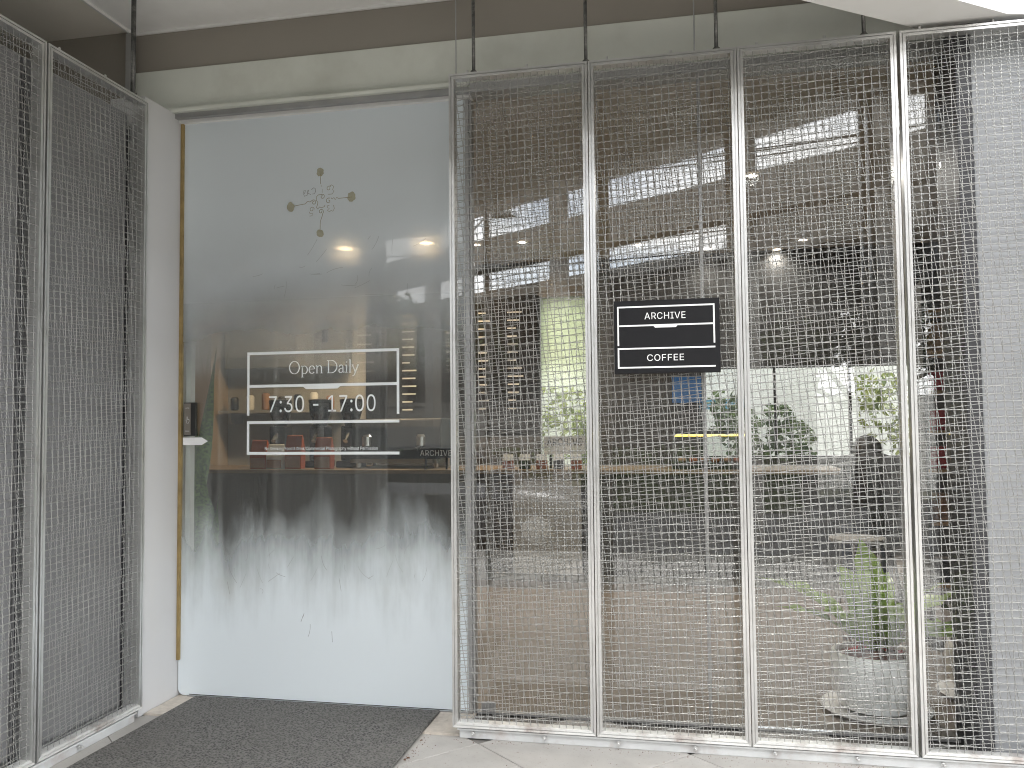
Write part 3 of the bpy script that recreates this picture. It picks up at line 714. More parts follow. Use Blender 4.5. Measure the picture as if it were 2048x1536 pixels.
# ------------------------------------------------------------------ interior: counter and goods
ct = thing('service_counter', 'long service counter with thin wooden top and dark front', 'counter', (-2.0, 3.5, 0))
MB().box(-4.3, 3.2, 0, .75, .885, .920).build('worktop', 'counter_wood', ct, bevel=.004)
MB().box(-4.28, .55, .03, .70, .06, .884).build('front_panel', 'counter_front', ct)
MB().box(.555, 1.13, .028, .70, .06, .884).build('front_panel', 'counter_pale', ct)
MB().box(1.135, 3.18, .03, .70, .06, .884).build('front_panel', 'int_dark', ct)
MB().box(-4.28, 3.18, .07, .68, .003, .059).build('plinth', 'counter_pale', ct)
for i, x in enumerate((-3.76, -3.36, -3.05)):
    lab = ['coffee grinder on the counter, leftmost of three', 'coffee grinder on the counter, middle of three', 'coffee grinder on the counter, rightmost of three'][i]
    t = thing('coffee_grinder', 'black '+lab, 'grinder', (x, 3.95, .92), group='coffee grinders on the counter')
    MB().box(-.10, .10, -.13, .13, 0, .06).build('base', 'black_plastic', t, bevel=.01)
    MB().box(-.075, .075, -.08, .11, .06, .38).build('body', 'black_plastic', t, bevel=.015)
    MB().tube([(0, -.06, .30), (0, -.14, .24)], [.03, .022], 10).build('spout', 'chrome', t)
    MB().lathe([(.06, .38), (.10, .52), (.105, .60), (.095, .605)], n=18).build('hopper', 'car_glass', t, smooth=True)
    MB().lathe([(.108, .60), (.108, .625), (.02, .635)], n=18).build('hopper_lid', 'black_plastic', t)
es = thing('espresso_machine', 'long black espresso machine on the counter behind the hours panel', 'coffee machine', (-2.55, 3.98, .92))
MB().prism([(-.25, .08), (-.25, .36), (-.20, .44), (.24, .44), (.28, .30), (.28, .08)], -.42, .42, 'x').build('body', 'black_plastic', es, bevel=.012)
MB().box(-.40, .40, -.30, -.08, .05, .085).build('drip_tray', 'chrome', es)
for x in (-.25, .25):
    MB().lathe([(.05, .20), (.05, .28), (.035, .30)], x, -.27, 14).build('group_head', 'chrome', es)
    MB().tube([(x, -.30, .19), (x, -.44, .17)], [.014, .018], 8).build('handle', 'black_plastic', es)
for x in (-.36, .36):
    for y in (-.2, .2): MB().lathe([(.025, 0), (.025, .085)], x, y, 10).build('foot', 'chrome', es)
bag_no = ['leftmost of the row', 'second of the row', 'third of the row', 'fourth of the row']
for i, (x, m, h) in enumerate(((-3.79, 'orange_bag', .26), (-3.63, 'white_label', .22), (-3.45, 'orange_bag', .30), (-3.17, 'orange_bag', .28))):
    t = thing('coffee_bag', ['orange', 'grey', 'orange', 'orange'][i]+' coffee bag on the counter under the opening hours, '+bag_no[i], 'bag', (x, 3.62, .92), group='coffee bags at the front of the counter')
    b = MB(); ww, dd = .078, .045
    b.add([(-ww, -dd, 0), (ww, -dd, 0), (ww, dd, 0), (-ww, dd, 0), (-ww*1.03, -dd*1.1, h*.5), (ww*1.03, -dd*1.1, h*.5), (ww*1.03, dd*1.1, h*.5), (-ww*1.03, dd*1.1, h*.5),
           (-ww*.97, -.006, h), (ww*.97, -.006, h), (ww*.97, .006, h), (-ww*.97, .006, h)],
          [(3, 2, 1, 0), (0, 1, 5, 4), (1, 2, 6, 5), (2, 3, 7, 6), (3, 0, 4, 7), (4, 5, 9, 8), (5, 6, 10, 9), (6, 7, 11, 10), (7, 4, 8, 11), (8, 9, 10, 11)])
    b.build('pouch', m, t, bevel=.006)
    MB().box(-ww*.9, ww*.9, -dd*1.25, -dd*1.16, h*.05, h*.38).build('label_patch', 'tan_bag', t)
for i in range(5):
    t = thing('coffee_pouch', ['leftmost', 'second', 'middle', 'fourth', 'rightmost'][i]+' small pouch with white top in the row beneath the lettered board', 'bag', (-1.50+i*.145, 3.62, .92), group='small pouches on the counter')
    MB().box(-.045, .045, -.028, .028, 0, .075).build('pouch', 'redbrown_bag' if i % 2 == 0 else 'black_plastic', t, bevel=.006)
    MB().prism([(-.029, .0755), (.029, .0755), (.004, .125), (-.004, .125)], -.043, .043, 'x').build('top_fold', 'white_label', t)
bo = thing('counter_board', 'grey board lettered in dark capitals standing on the counter', 'sign', (-1.035, 3.75, .92))
MB().box(-.18, .18, 0, .02, .12, .27).build('board', 'lamp_white', bo)
for x in (-.12, .12): MB().box(x-.01, x+.01, .002, .018, 0, .12).build('leg', 'black_plastic', bo)
link('lettering', text_mesh('ARCHIVE', -.15, .15, .195, .255, -.002, 1.05), 'sign_black', bo)
gl_ = thing('letter_sign', 'small white lettering standing on the counter near the right edge of the door', 'sign', (-2.12, 3.56, .92))
link('lettering', text_mesh('ARCHIVE', -.14, .14, .115, .165, -.004, 1.05), 'sign_white', gl_)
MB().box(-.15, .15, 0, .015, .10, .18).build('backing', 'sign_black', gl_)
MB().box(-.10, -.085, .001, .014, 0, .10).build('leg', 'sign_black', gl_); MB().box(.085, .10, .001, .014, 0, .10).build('leg', 'sign_black', gl_)
# pastry display
dc = thing('display_case', 'glass pastry display case with a yellow light strip on the counter', 'display case', (.17, 3.58, .92))
MB().box(-.30, .30, 0, .45, 0, .05).build('base', 'black_plastic', dc)
MB().box(-.30, .30, 0, .45, .285, .31).build('canopy', 'black_plastic', dc)
MB().box(-.28, .28, .004, .012, .268, .284).build('light_strip', 'led_strip', dc)
for x in (-.295, .283): MB().box(x, x+.012, .0, .012, .05, .285).build('post', 'chrome', dc)
MB().box(-.282, .282, .002, .006, .052, .266).build('front_glass', 'glass_thin', dc)
for k in range(6):
    MB().lathe([(.03, .051), (.038, .07), (.03, .09), (.01, .095)], -.22+k*.088, .12, 10).build('pastry', 'orange_bag' if k % 2 else 'tan_bag', dc, smooth=True)
# menu board with faint lines
mb_ = thing('menu_board', 'tall black menu board on the wall behind the counter', 'menu board', (-2.48, 5.33, 0))
MB().box(-.97, .94, 0, .028, 1.22, 2.66).build('board', 'sign_black', mb_)
ln = MB()
for col, x in ((0, -.55), (1, .30), (2, .62)):
    for k in range(13): ln.box(x, x+random.uniform(.08, .17), -.002, -.0005, 2.48-k*.085, 2.495-k*.085)
ln.build('text_lines', 'lamp_white', mb_)
# pendants
for i, (x, z0, z1) in enumerate(((-4.23, 2.33, 2.60), (-3.785, 2.20, 2.46), (-3.425, 2.11, 2.35))):
    t = thing('pendant_lamp', 'dark slim cylinder pendant, '+['leftmost', 'middle', 'rightmost'][i]+' of three behind the door', 'lamp', (x, 4.2, CZ), group='slim pendants over the counter')
    MB().tube([(0, 0, 0), (0, 0, z1-CZ)], .004, 6).build('cord', 'black_plastic', t)
    MB().lathe([(.032, z0-CZ), (.034, z1-CZ-.01), (.02, z1-CZ)], n=14).build('shade', 'int_dark', t)
ac = thing('air_conditioner', 'ceiling air conditioner with dark slot behind the frosted door', 'air conditioner', (-4.7, 4.5, CZ))
MB().box(-.32, .32, -.3, .3, -.16, 0).build('casing', 'lamp_white', ac, bevel=.01)
MB().box(-.24, .24, -.31, -.301, -.11, -.05).build('slot', 'black_gap', ac)
# wall shelf goods behind the counter
sh = thing('back_shelf', 'pale shelf on the wall behind the counter, left of the menu board', 'shelf', (-4.35, 5.2, 1.45))
MB().box(-.72, .72, -.13, .155, 0, .03).build('board', 'int_wall', sh)
for x in (-.6, .6): MB().box(x-.012, x+.012, -.1, .155, -.12, -.001).build('bracket', 'aluminium', sh)
for i in range(7):
    m = ['black_plastic', 'white_label', 'tan_bag', 'int_dark'][i % 4]
    t = MB().lathe([(.035, 0), (.045, .02), (.045, .13+.02*(i % 3)), (.03, .15+.02*(i % 3))], n=14).build('jar', m, smooth=True)
    t.location = (-4.95+i*.19, 5.2, 1.48); tag(t, ['leftmost', 'second', 'third', 'fourth', 'fifth', 'sixth', 'rightmost'][i]+' jar on the pale shelf behind the counter', 'jar', 'jars on the back shelf')
# blue panels at the rear
bp_ = MB().box(-.15, .14, 5.28, 5.355, 1.50, 1.76).build('blue_poster', 'blue_panel'); tag(bp_, 'deep blue panel on the rear wall below the black sign', 'panel')
# rear door and window
rd = thing('rear_door', 'rear glass door with frosted upper half and green yard behind', 'door', (-1.25, 5.42, 0))
MB().box(-.265, .265, -.005, .005, .01, 2.63).build('glass_leaf', 'frost_rear', rd)
MB().box(-.27, -.262, -.02, .02, 0, 2.64).build('frame', 'aluminium', rd)
rw = thing('rear_window', 'wide rear window looking on a white yard wall', 'window', (1.21, 5.42, .96))
MB().box(-1.085, 1.085, -.004, .004, .01, .875).build('pane', 'glass_thin', rw)
for x in (-1.075, -.35, .36, 1.075): MB().box(x-.012, x+.012, -.02, .02, .005, .877).build('mullion', 'black_plastic', rw)
# rear yard
yw = MB().box(-4, 6, 8.2, 8.4, -.45, 2.6).build('yard_wall', 'white_wall_far'); tag(yw, 'white yard wall seen through the rear window', 'wall')
cy_ = MB().box(-.5, .75, 7.3, 7.36, 1.46, 1.58).build('yard_banner', 'cyan_panel'); tag(cy_, 'light blue strip seen through the rear window', 'banner')
for i, (x, y, r_, zc) in enumerate(((2.35, 6.9, .45, 1.4), (.55, 6.6, .30, 1.25), (1.15, 6.7, .28, 1.1), (-1.35, 7.0, .55, 1.25), (-1.0, 6.7, .35, 1.0))):
    t = thing('yard_shrub', ['sunlit yellow-green shrub at the right end of the rear window', 'leafy shrub at the left end of the rear window', 'low shrub in the middle of the rear window', 'large green shrub behind the rear glass door', 'small green shrub behind the rear glass door'][i], 'shrub', (x, y, GZ), group='shrubs in the rear yard')
    MB().tube([(0, 0, 0), (.03, .02, .8), (0, 0, zc-GZ)], [.03, .02, .01], 6).build('stem', 'bark', t)
    leaf_cloud('foliage', crown_points(500, [(0, 0, zc-GZ, r_), (r_*.4, 0, zc-GZ-.3, r_*.8), (-r_*.4, .1, zc-GZ+.25, r_*.7)]), .10, 'leaf_yard' if i in (0, 3, 4) else 'leaf_hedge', t)

# ------------------------------------------------------------------ interior: plants, seating, shelves
def big_leaf(base, tip, width, fold, bend, n=9):
    b, t = Vector(base), Vector(tip); d = t-b; side = d.cross(Vector((0, 0, 1))).normalized(); up = side.cross(d).normalized()
    vs = []
    for k in range(n+1):
        s_ = k/n; w_ = width*math.sin(math.pi*min(1, .08+s_*.92))**.8*(1 if s_ < .99 else .05)
        c0 = b+d*s_+up*bend*math.sin(math.pi*s_)*d.length
        wav = .012*math.sin(s_*22)
        vs += [c0-side*w_+up*(fold*w_+wav), c0, c0+side*w_+up*(fold*w_-wav)]
    return vs, [f for k in range(n) for f in ((3*k, 3*k+1, 3*k+4, 3*k+3), (3*k+1, 3*k+2, 3*k+5, 3*k+4))]
def pot_plant(name, label, loc, scale, leaves, m, seed):
    t = thing(name, label, 'plant', loc)
    pt = MB().lathe([(.145, .022), (.185, .10), (.195, .20), (.180, .262), (.172, .268), (.160, .262), (.165, .20)], n=36, cap=False)
    p = pt.build('pot', 'pot_white', t, smooth=True)
    MB().lathe([(.20, .0), (.232, .016), (.238, .022), (.225, .022), (.19, .010), (.001, .010)], n=36).build('saucer', 'pot_white', t, smooth=True)
    MB().lathe([(.166, .235), (.12, .262), (.05, .275), (.001, .278)], n=24, cap=False).build('bark_mulch', 'bark_chips', t)
    g = random.Random(seed)
    for k in range(60):
        a = g.uniform(0, 6.28); r_ = .15*g.uniform(0, 1)**.5; x, y, z = r_*math.cos(a), r_*math.sin(a), .268+.04*(1-r_/.15)+g.uniform(0, .045)
        q = [Vector((g.uniform(-1, 1), g.uniform(-1, 1), g.uniform(-.6, .6)))*.024 for _ in range(4)]
        MB().add([(x+v_.x, y+v_.y, z+v_.z) for v_ in q], [(0, 1, 2), (0, 2, 3), (0, 3, 1), (1, 3, 2)]).build('bark_chip', 'bark_chips' if k % 3 else 'red_box', t)
    for (tx, ty, tz, w_) in leaves:
        vs, fs = big_leaf((tx*.08, ty*.08, .27), (tx, ty, tz), w_, .25, .10)
        MB().add(vs, fs).build('leaf', m, t, smooth=True)
    t.scale = (scale,)*3
    return t
LV = [(a*1.3, b*1.15, c_*.92, d*1.35) for a, b, c_, d in [(-.40, -.12, .66, .055), (-.14, -.18, .74, .06), (-.02, .1, .82, .06), (.20, -.15, .66, .055), (.33, .05, .58, .06), (-.30, .15, .60, .05), (.10, .25, .62, .05), (-.2, -.3, .55, .055), (.28, -.25, .42, .06), (.02, -.32, .60, .055), (.42, -.1, .44, .05), (-.33, -.05, .50, .05), (.15, -.3, .52, .05), (-.08, -.28, .68, .055)]]
pot_plant('potted_fern', 'white round pot with bright green broad-leaved fern on bark mulch', (.80, .66, .003), 1.0, LV, 'leaf_fern', 3)
pot_plant('potted_fern', 'added white pot with dark green leaves, standing in for a reflection in the dark column', (1.36, .96, .003), .95, [(-.15, .1, .6, .05), (.1, -.1, .66, .05), (-.1, -.2, .5, .05), (.2, .1, .5, .05), (-.25, 0, .45, .05)], 'leaf_tree', 4)  # extra pot added where the glossy column mirrors the first one
sp_ = thing('snake_plant', 'tall snake plant behind the left edge of the door', 'plant', (-2.50, .62, .003))
MB().lathe([(.11, 0), (.14, .02), (.15, .38), (.14, .38), (.13, .34), (.001, .34)], n=24).build('pot', 'pot_white', sp_, smooth=True)
for (bx, tx, ty, z0, tz, w_, tw) in ((-.045, .125, -.10, .36, 1.725, .036, .2), (-.03, -.058, -.08, .36, 1.69, .03, .3), (-.02, .015, -.06, .36, 1.18, .046, .1), (.02, -.03, .02, .36, 1.05, .05, .6), (0, .06, .04, .36, .95, .04, -.3)):
    vs = []; n = 20
    for k in range(n+1):
        s_ = k/n; taper = min(1, (1-s_)/.22)**.8; w_k = w_*taper*(.78+.30*math.cos(s_*9.5+.6))
        lean = s_**1.7
        cc = Vector((bx+(tx-bx)*lean, ty*s_, z0+(tz-z0)*s_))
        a_ = tw+.5*math.sin(s_*5); sd_ = Vector((math.cos(a_), math.sin(a_), 0)); nn_ = Vector((-sd_.y, sd_.x, 0))
        vs += [cc-sd_*w_k+nn_*w_k*.3, cc, cc+sd_*w_k+nn_*w_k*.3]
    MB().add(vs, [f for k in range(n) for f in ((3*k, 3*k+1, 3*k+4, 3*k+3), (3*k+1, 3*k+2, 3*k+5, 3*k+4))]).build('leaf', 'snake_leaf', sp_, smooth=True)
# round side table
tb = thing('side_table', 'small round table with pale top and slim metal legs', 'table', (1.03, 2.25, 0))
MB().lathe([(.165, .545), (.17, .55), (.17, .566), (.165, .570), (.001, .570)], n=28).build('top', 'table_top', tb)
for k in range(3):
    a = R(90+120*k); MB().tube([(.13*math.cos(a), .13*math.sin(a), .545), (.16*math.cos(a), .16*math.sin(a), .004)], .008, 8).build('leg', 'chrome', tb)
# bar stool
bs = thing('bar_stool', 'black bar stool under the seated person', 'stool', (1.30, 3.05, 0))
MB().lathe([(.15, .48), (.17, .50), (.165, .535), (.001, .54)], n=20).build('seat', 'black_plastic', bs)
for k in range(4):
    a = R(45+90*k); MB().tube([(.11*math.cos(a), .11*math.sin(a), .48), (.19*math.cos(a), .19*math.sin(a), .004)], .011, 8).build('leg', 'black_plastic', bs)
# shelving by the column
su = thing('shelf_unit', 'tall dark shelf of boxed goods beside the dark column', 'shelf', (1.62, 1.95, 0))
for z_ in (.35, .70, 1.0, 1.22, 1.45, 1.68, 1.92): MB().box(-.28, .28, -.16, .16, z_, z_+.02).build('shelf_board', 'wood_box', su)
for x in (-.29, .27): MB().box(x, x+.02, -.16, .16, 0, 2.1).build('upright', 'int_dark', su)
cols = ['red_box', 'wood_box', 'teal_box', 'tan_bag', 'black_plastic', 'white_label']
gg = random.Random(5); cn = 0
shelfn = ['lowest', 'second', 'third', 'fourth', 'fifth', 'sixth', 'top']; posn = ['left end', 'left of the middle', 'right of the middle', 'right end']
for li, z_ in enumerate((.35, .70, 1.0, 1.22, 1.45, 1.68)):
    for k in range(4):
        m = 'red_box' if (li in (2, 3) and k < 3) else gg.choice(cols)
        h_ = gg.uniform(.10, .17); t = MB().box(-.055, .055, -.06, .06, 0, h_).build('goods_box', m, bevel=.004)
        t.location = (1.62-.2+k*.135, 1.92, z_+.0205)
        tag(t, f'small box on the {shelfn[li]} board of the tall shelf, {posn[k]}', 'box', 'boxed goods on the tall shelf')

# ------------------------------------------------------------------ seated person, back to the window
def skin_person(loc, rz):
    J = {'pelvis': (0, 0, .60, .135), 'waist': (0, .03, .76, .125), 'chest': (0, .06, .98, .155), 'shoulder': (0, .07, 1.10, .10), 'neck': (0, .16, 1.13, .052), 'head0': (0, .24, 1.15, .075), 'head1': (0, .34, 1.15, .085)}
    V = []; Rr = []; Ed = []; idx = {}
    def a(nm, x, y, z, r, par=None):
        idx[nm] = len(V); V.append((x, y, z)); Rr.append(r)
        if par: Ed.append((idx[par], idx[nm]))
    prev = None
    for k in ('pelvis', 'waist', 'chest', 'shoulder', 'neck', 'head0', 'head1'): a(k, *J[k], prev); prev = k
    for s_ in (-1, 1):
        n = 'l' if s_ < 0 else 'r'
        a('sh'+n, .17*s_, .07, 1.07, .062, 'shoulder'); a('el'+n, .235*s_, .13, .82, .045, 'sh'+n); a('wr'+n, .16*s_, .36, .90, .030, 'el'+n); a('ha'+n, .13*s_, .43, .92, .032, 'wr'+n)
        a('hi'+n, .10*s_, .06, .585, .095, 'pelvis'); a('kn'+n, .14*s_, .42, .58, .062, 'hi'+n); a('an'+n, .13*s_, .36, .16, .040, 'kn'+n); a('to'+n, .14*s_, .50, .11, .038, 'an'+n)
        for q in range(4): a(f'f{n}{q}', .13*s_+(q-1.5)*.018, .51-.01*abs(q-1.4), .905, .009, 'ha'+n)
        a(f'th{n}', .13*s_-.05*s_, .46, .91, .010, 'ha'+n)
    me = bpy.data.meshes.new('body'); me.from_pydata(V, Ed, [])
    o = bpy.data.objects.new('tmp', me); C.objects.link(o)
    sk = o.modifiers.new('skin', 'SKIN'); ss = o.modifiers.new('sub', 'SUBSURF'); ss.levels = 2
    for i, sv in enumerate(me.skin_vertices[0].data): sv.radius = (Rr[i]*(1.15 if i < 4 else 1), Rr[i]*(.85 if i < 4 else 1)); sv.use_root = (i == 0)
    dg = bpy.context.evaluated_depsgraph_get(); dg.update()
    m2 = bpy.data.meshes.new_from_object(o.evaluated_get(dg)); bpy.data.objects.remove(o)
    m2.materials.clear()
    for m in ('cloth_black', 'skin', 'jeans'): m2.materials.append(MATS[m])
    for p in m2.polygons:
        c_ = p.center
        p.material_index = 1 if ((c_.z > 1.06 and c_.y > .21) or (c_.y > .20 and c_.z > .72)) else (2 if c_.z < .66 else 0); p.use_smooth = True
    t = thing('person', 'person in black shirt sitting on a bar stool, back to the window', 'person', loc, rz)
    link('body', m2, None, t)
    hm = MB().lathe([(.001, -.10), (.06, -.095), (.09, -.05), (.104, .0), (.098, .05), (.06, .09), (.001, .105)], 0, 0, 18, cap=False)
    ho = hm.build('hair', 'hair', t, smooth=True); ho.location = (0, .285, 1.185); ho.rotation_euler = (R(-70), 0, 0)
    return t
skin_person((1.30, 2.98, -.10), 0)

# ------------------------------------------------------------------ street behind the camera (seen mirrored in the glass)
fl = lambda x: -9+.71*x
def slanted(x0, x1, t_, z0, z1):
    n_ = Vector((.579, -.815)); a = (x0, fl(x0)); b = (x1, fl(x1))
    return [a, (a[0]+n_.x*t_, a[1]+n_.y*t_), (b[0]+n_.x*t_, b[1]+n_.y*t_), b]
gt = thing('concrete_frame', 'tall concrete frame of posts and beams across the street, mirrored in the window', 'structure', (0, 0, GZ))
for xc in (-8.3, -5.2, -2.24, .79, 2.42, 5.4):
    MB().prism(slanted(xc-.11, xc+.11, .22, 0, 0), 0, 5.95-GZ).build('post', 'concrete_far', gt)
MB().prism(slanted(-14, 9, .30, 0, 0), 4.27-GZ, 4.87-GZ).build('beam', 'concrete_far', gt)
MB().prism(slanted(-14, 9, .30, 0, 0), 5.46-GZ, 6.0-GZ).build('beam', 'concrete_far', gt)
# boundary wall with spikes, hedge
wl = thing('boundary_wall', 'pale boundary wall topped with metal spikes, mirrored in the door', 'wall', (-6.5, -15.5, GZ))
MB().box(-6, 3.2, -.2, 0, 0, 2.2).build('wall_slab', 'concrete_far', wl)
MB().box(-6.05, 3.25, -.24, .04, 2.2, 2.28).build('coping', 'concrete_far', wl)
for k in range(40): MB().tube([(-5.9+k*.23, -.1, 2.28), (-5.9+k*.23, -.1, 2.62)], [.012, .004], 5).build('spike', 'dark_rod', wl)
hw = thing('white_hoarding', 'low white hoarding across the street, mirrored in the window', 'wall', (3.0, -19.5, GZ))
for k in range(6): MB().box(-6+k*2.2, -6+k*2.2+2.17, -.08, 0, 0, 2.4).build('panel', 'white_wall_far', hw)
def slant2(x0, x1, off, t_):
    n_ = Vector((.579, -.815)); a = (x0+n_.x*off, fl(x0)+n_.y*off); b = (x1+n_.x*off, fl(x1)+n_.y*off)
    return [a, (a[0]+n_.x*t_, a[1]+n_.y*t_), (b[0]+n_.x*t_, b[1]+n_.y*t_), b]
lb_ = thing('louvred_building', 'long dark building with louvres behind the concrete frame, mirrored in the glass', 'building', (0, 0, GZ))
MB().prism(slant2(-20, -1.2, 5.0, 1.8), 0, 4.7-GZ).build('wall', 'int_dark', lb_)
MB().prism(slant2(-20, 14, 4.6, 2.4), 4.7-GZ, 4.95-GZ).build('roof', 'concrete_far', lb_)
MB().prism(slant2(-1.2, 14, 5.0, 1.5), 3.85-GZ, 4.7-GZ).build('upper_wall', 'int_dark', lb_)
MB().prism(slant2(-1.6, 14, 4.7, 2.2), 4.96-GZ, 5.85-GZ).build('upper_block', 'concrete_far', lb_)
for k in range(16): MB().prism(slant2(-20, 14, 4.92, .06), 3.88-GZ+k*.05, 3.372-GZ+k*.05).build('louvre', 'concrete_far', lb_)
hd = thing('hedge', 'clipped green hedge along the far kerb, mirrored in the door', 'hedge', (-3, -13.2, GZ))
MB().box(-6, 5, -.3, .3, 0, .9).build('inner_mass', 'leaf_tree', hd)
pts = [(rng.uniform(-6.1, 5.1), rng.uniform(-.45, .45), rng.uniform(0.1, 1.25)) for _ in range(6000)]
leaf_cloud('foliage', pts, .14, 'leaf_hedge', hd)
def tree(x, y, h, blobs, n, label, sz=.22, m='leaf_tree'):
    t = thing('street_tree', label, 'tree', (x, y, GZ), group='trees across the street')
    MB().tube([(0, 0, 0), (.08, .05, h*.3), (-.05, .1, h*.62)], [.20, .15, .09], 8).build('trunk', 'bark', t, smooth=True)
    for bx, by, bz, br in blobs[:6]: MB().tube([(0, .05, h*.36), (bx*.5, by*.5, (h*.4+bz)/2), (bx, by, bz)], [.09, .05, .015], 6).build('limb', 'bark', t)
    leaf_cloud('crown', crown_points(n, blobs), sz, m, t)
tree(-9.2, -16.8, 6.5, [(0, 0, 5, 1.5), (1.3, .3, 4.6, 1.2), (-1.2, .4, 5.2, 1.2), (.4, 0, 6.4, 1.1), (2.2, .2, 3.8, .9), (-2, 0, 4, 1.1)], 5000, 'dark leafy tree at the left, mirrored in the door')
tree(3.5, -14.6, 5.4, [(0, 0, 3.9, 1.3), (1.2, .3, 3.6, 1.1), (-1.3, .4, 3.5, 1.0), (.4, 0, 4.7, .9), (2.0, .2, 3.0, .8), (-1.6, 0, 2.6, .8)], 5000, 'round dark tree mirrored to the right of the black sign')
tree(8.4, -12.6, 5.2, [(0, 0, 3.3, 1.3), (1.2, .3, 3.2, 1.2), (-1.3, .2, 3.0, 1.1), (-.4, 0, 4.0, .9), (-2.3, .2, 2.6, .8), (.5, 0, 2.3, .9)], 5500, 'spreading dark tree mirrored behind the plant-pot screen')
tree(-4.6, -19.5, 7.0, [(0, 0, 4.2, 1.6), (1.6, .3, 3.9, 1.4), (-1.5, .4, 4.3, 1.3), (.4, 0, 3.0, 1.4), (2.6, .2, 3.3, 1.0)], 4500, 'broad tree beyond the boundary wall, mirrored near the door edge')
tree(14.5, -16, 7.0, [(0, 0, 4.6, 1.8), (1.6, .3, 4.2, 1.4), (-1.6, .4, 4.4, 1.5), (-2.8, 0, 3.2, 1.2)], 4500, 'large tree at the far right of the street')
# neighbouring low buildings
for i, (x, y, w_, d_, h_, m) in enumerate(((-13, -24, 9, 6, 3.6, 'concrete_far'), (-2.5, -26, 8, 6, 3.4, 'concrete_far'))):
    t = thing('house', ['low grey house beyond the trees on the left of the street', 'low house with dark louvres beyond the hedge'][i], 'house', (x, y, GZ), group='houses across the street')
    MB().box(-w_/2, w_/2, -d_/2, d_/2, 0, h_).build('wall', m, t)
    MB().prism([(-d_/2-.4, h_), (d_/2+.4, h_), (0, h_+1.0)], -w_/2-.4, w_/2+.4, 'x').build('roof', 'int_dark', t)
    for k in range(4):
        x0 = -w_/2+.6+k*w_/4; win = MB().box(x0, x0+1.1, d_/2+.002, d_/2+.05, 1.2, 2.4).build('window', 'car_glass', t)
        MB().box(x0-.05, x0+1.15, d_/2+.052, d_/2+.09, 1.12, 1.19).build('sill', 'white_wall_far', win)
# utility pole with cables
up = thing('utility_pole', 'concrete utility pole with cables, mirrored in the right edge of the door', 'pole', (-4.75, -14.2, GZ))
MB().tube([(0, 0, 0), (0, 0, 8.5)], [.16, .11], 10).build('shaft', 'concrete_far', up, smooth=True)
MB().box(-.9, .9, -.05, .05, 7.0, 7.1).build('crossarm', 'dark_rod', up)
for k, (xo, z_) in enumerate(((-.8, 7.1), (0, 7.2), (.8, 7.1), (.2, 5.6), (.2, 5.2))):
    p_ = [(xo+(tt-.5)*30, (tt-.5)*2.0, z_-1.6*(1-(2*tt-1)**2)*0+.9*((2*tt-1)**2)) for tt in [q/16 for q in range(17)]]
    MB().tube(p_, .016, 5).build('cable', 'black_plastic', up)
MB().tube([(0, 0, 6.0), (.5, .6, 6.2), (.9, 1.1, 6.15)], .03, 6).build('lamp_arm', 'chrome', up)
MB().prism([(.75, 1.05), (1.35, 1.05), (1.25, 1.25), (.85, 1.25)], 6.08, 6.18).build('lamp_head', 'chrome', up)

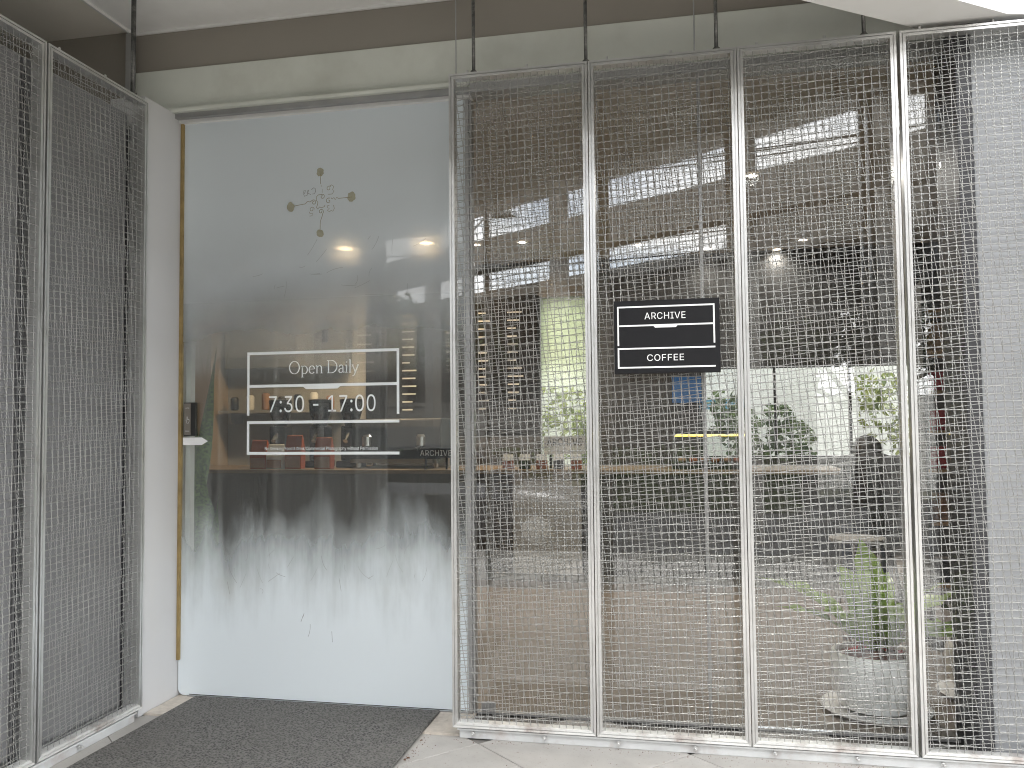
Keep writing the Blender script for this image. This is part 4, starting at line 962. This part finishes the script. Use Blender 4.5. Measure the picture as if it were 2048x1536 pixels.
# parked car
def car(loc, rz, label):
    t = thing('parked_car', label, 'car', loc, rz)
    # x forwards, y sideways; stations: x, half width, z bottom, z belt
    st_ = [(-2.2, .70, .38, .82), (-2.05, .80, .28, .93), (-1.3, .88, .24, .97), (0, .90, .22, .95), (1.0, .89, .24, .93), (1.75, .85, .26, .84), (2.1, .74, .30, .72), (2.22, .62, .38, .62)]
    b = MB(); vs = []
    for x, w_, z0, z1 in st_: vs += [(x, -w_*.92, z0), (x, -w_, (z0+z1)/2), (x, -w_*.94, z1), (x, 0, z1+.045), (x, w_*.94, z1), (x, w_, (z0+z1)/2), (x, w_*.92, z0)]
    n = 7; fs = [(i*n+k, i*n+k+1, (i+1)*n+k+1, (i+1)*n+k) for i in range(len(st_)-1) for k in range(n-1)]+[tuple(range(n)), tuple(range(len(st_)*n-1, (len(st_)-1)*n-1, -1))]
    b.add(vs, fs); b.build('body', 'car_paint', t, smooth=True)
    cab = [(-1.75, .74, .95), (-1.05, .62, 1.38), (-.2, .62, 1.44), (.35, .61, 1.40), (1.15, .76, .96)]
    c2 = MB(); vs = []
    for x, w_, z1 in cab: vs += [(x, -w_-(.0 if z1 > 1.1 else .0), z1), (x, 0, z1+.03), (x, w_, z1)]
    c2.add(vs, [(i*3+k, i*3+k+1, (i+1)*3+k+1, (i+1)*3+k) for i in range(4) for k in range(2)])
    c2.build('roof', 'car_paint', t, smooth=True)
    for s_ in (-1, 1):
        g_ = MB().add([(-1.70, s_*.79, .94), (-1.05, s_*.635, 1.34), (-.2, s_*.635, 1.40), (.35, s_*.625, 1.36), (1.10, s_*.79, .95)], [(0, 1, 2, 3, 4)])
        g_.build('side_window', 'car_glass', t)
        MB().tube([(.42, s_*.64, 1.39), (1.16, s_*.775, .955)], .028, 6).build('pillar', 'car_paint', t)
        MB().box(.85, 1.05, s_*.92-.06, s_*.92+.06, .95, 1.06).build('mirror', 'car_paint', t, bevel=.02)
        MB().prism([(1.9, .62), (2.16, .58), (2.17, .66), (1.95, .73)], s_*.70-.10, s_*.70+.10, 'y').build('headlight', 'chrome', t)
        MB().box(-.15, .05, s_*.90-.02, s_*.90+.02, .80, .83).build('door_handle', 'chrome', t)
    w_ = MB().add([(.40, -.58, 1.395), (.40, .58, 1.395), (1.14, .72, .975), (1.14, -.72, .975)], [(0, 1, 2, 3)]); 
    for q in range(len(w_.v)): w_.v[q] = (w_.v[q][0]+.02, w_.v[q][1], w_.v[q][2]+.02)
    w_.build('windscreen', 'car_glass', t)
    w_ = MB().add([(-1.07, -.58, 1.385), (-1.07, .58, 1.385), (-1.77, .70, .97), (-1.77, -.70, .97)], [(0, 1, 2, 3)]).build('rear_screen', 'car_glass', t)
    for x in (-1.35, 1.35):
        for s_ in (-1, 1):
            wh = MB().tube([(x, s_*.70, .31), (x, s_*.90, .31)], .31, 22).build('wheel', 'tyre', t)
            MB().tube([(x, s_*.895, .31), (x, s_*.915, .31)], .20, 16).build('rim', 'chrome', wh)
    return t
car((-3.5, -8.0, GZ), R(-8), 'dark grey car parked at the kerb, mirrored low in the door')
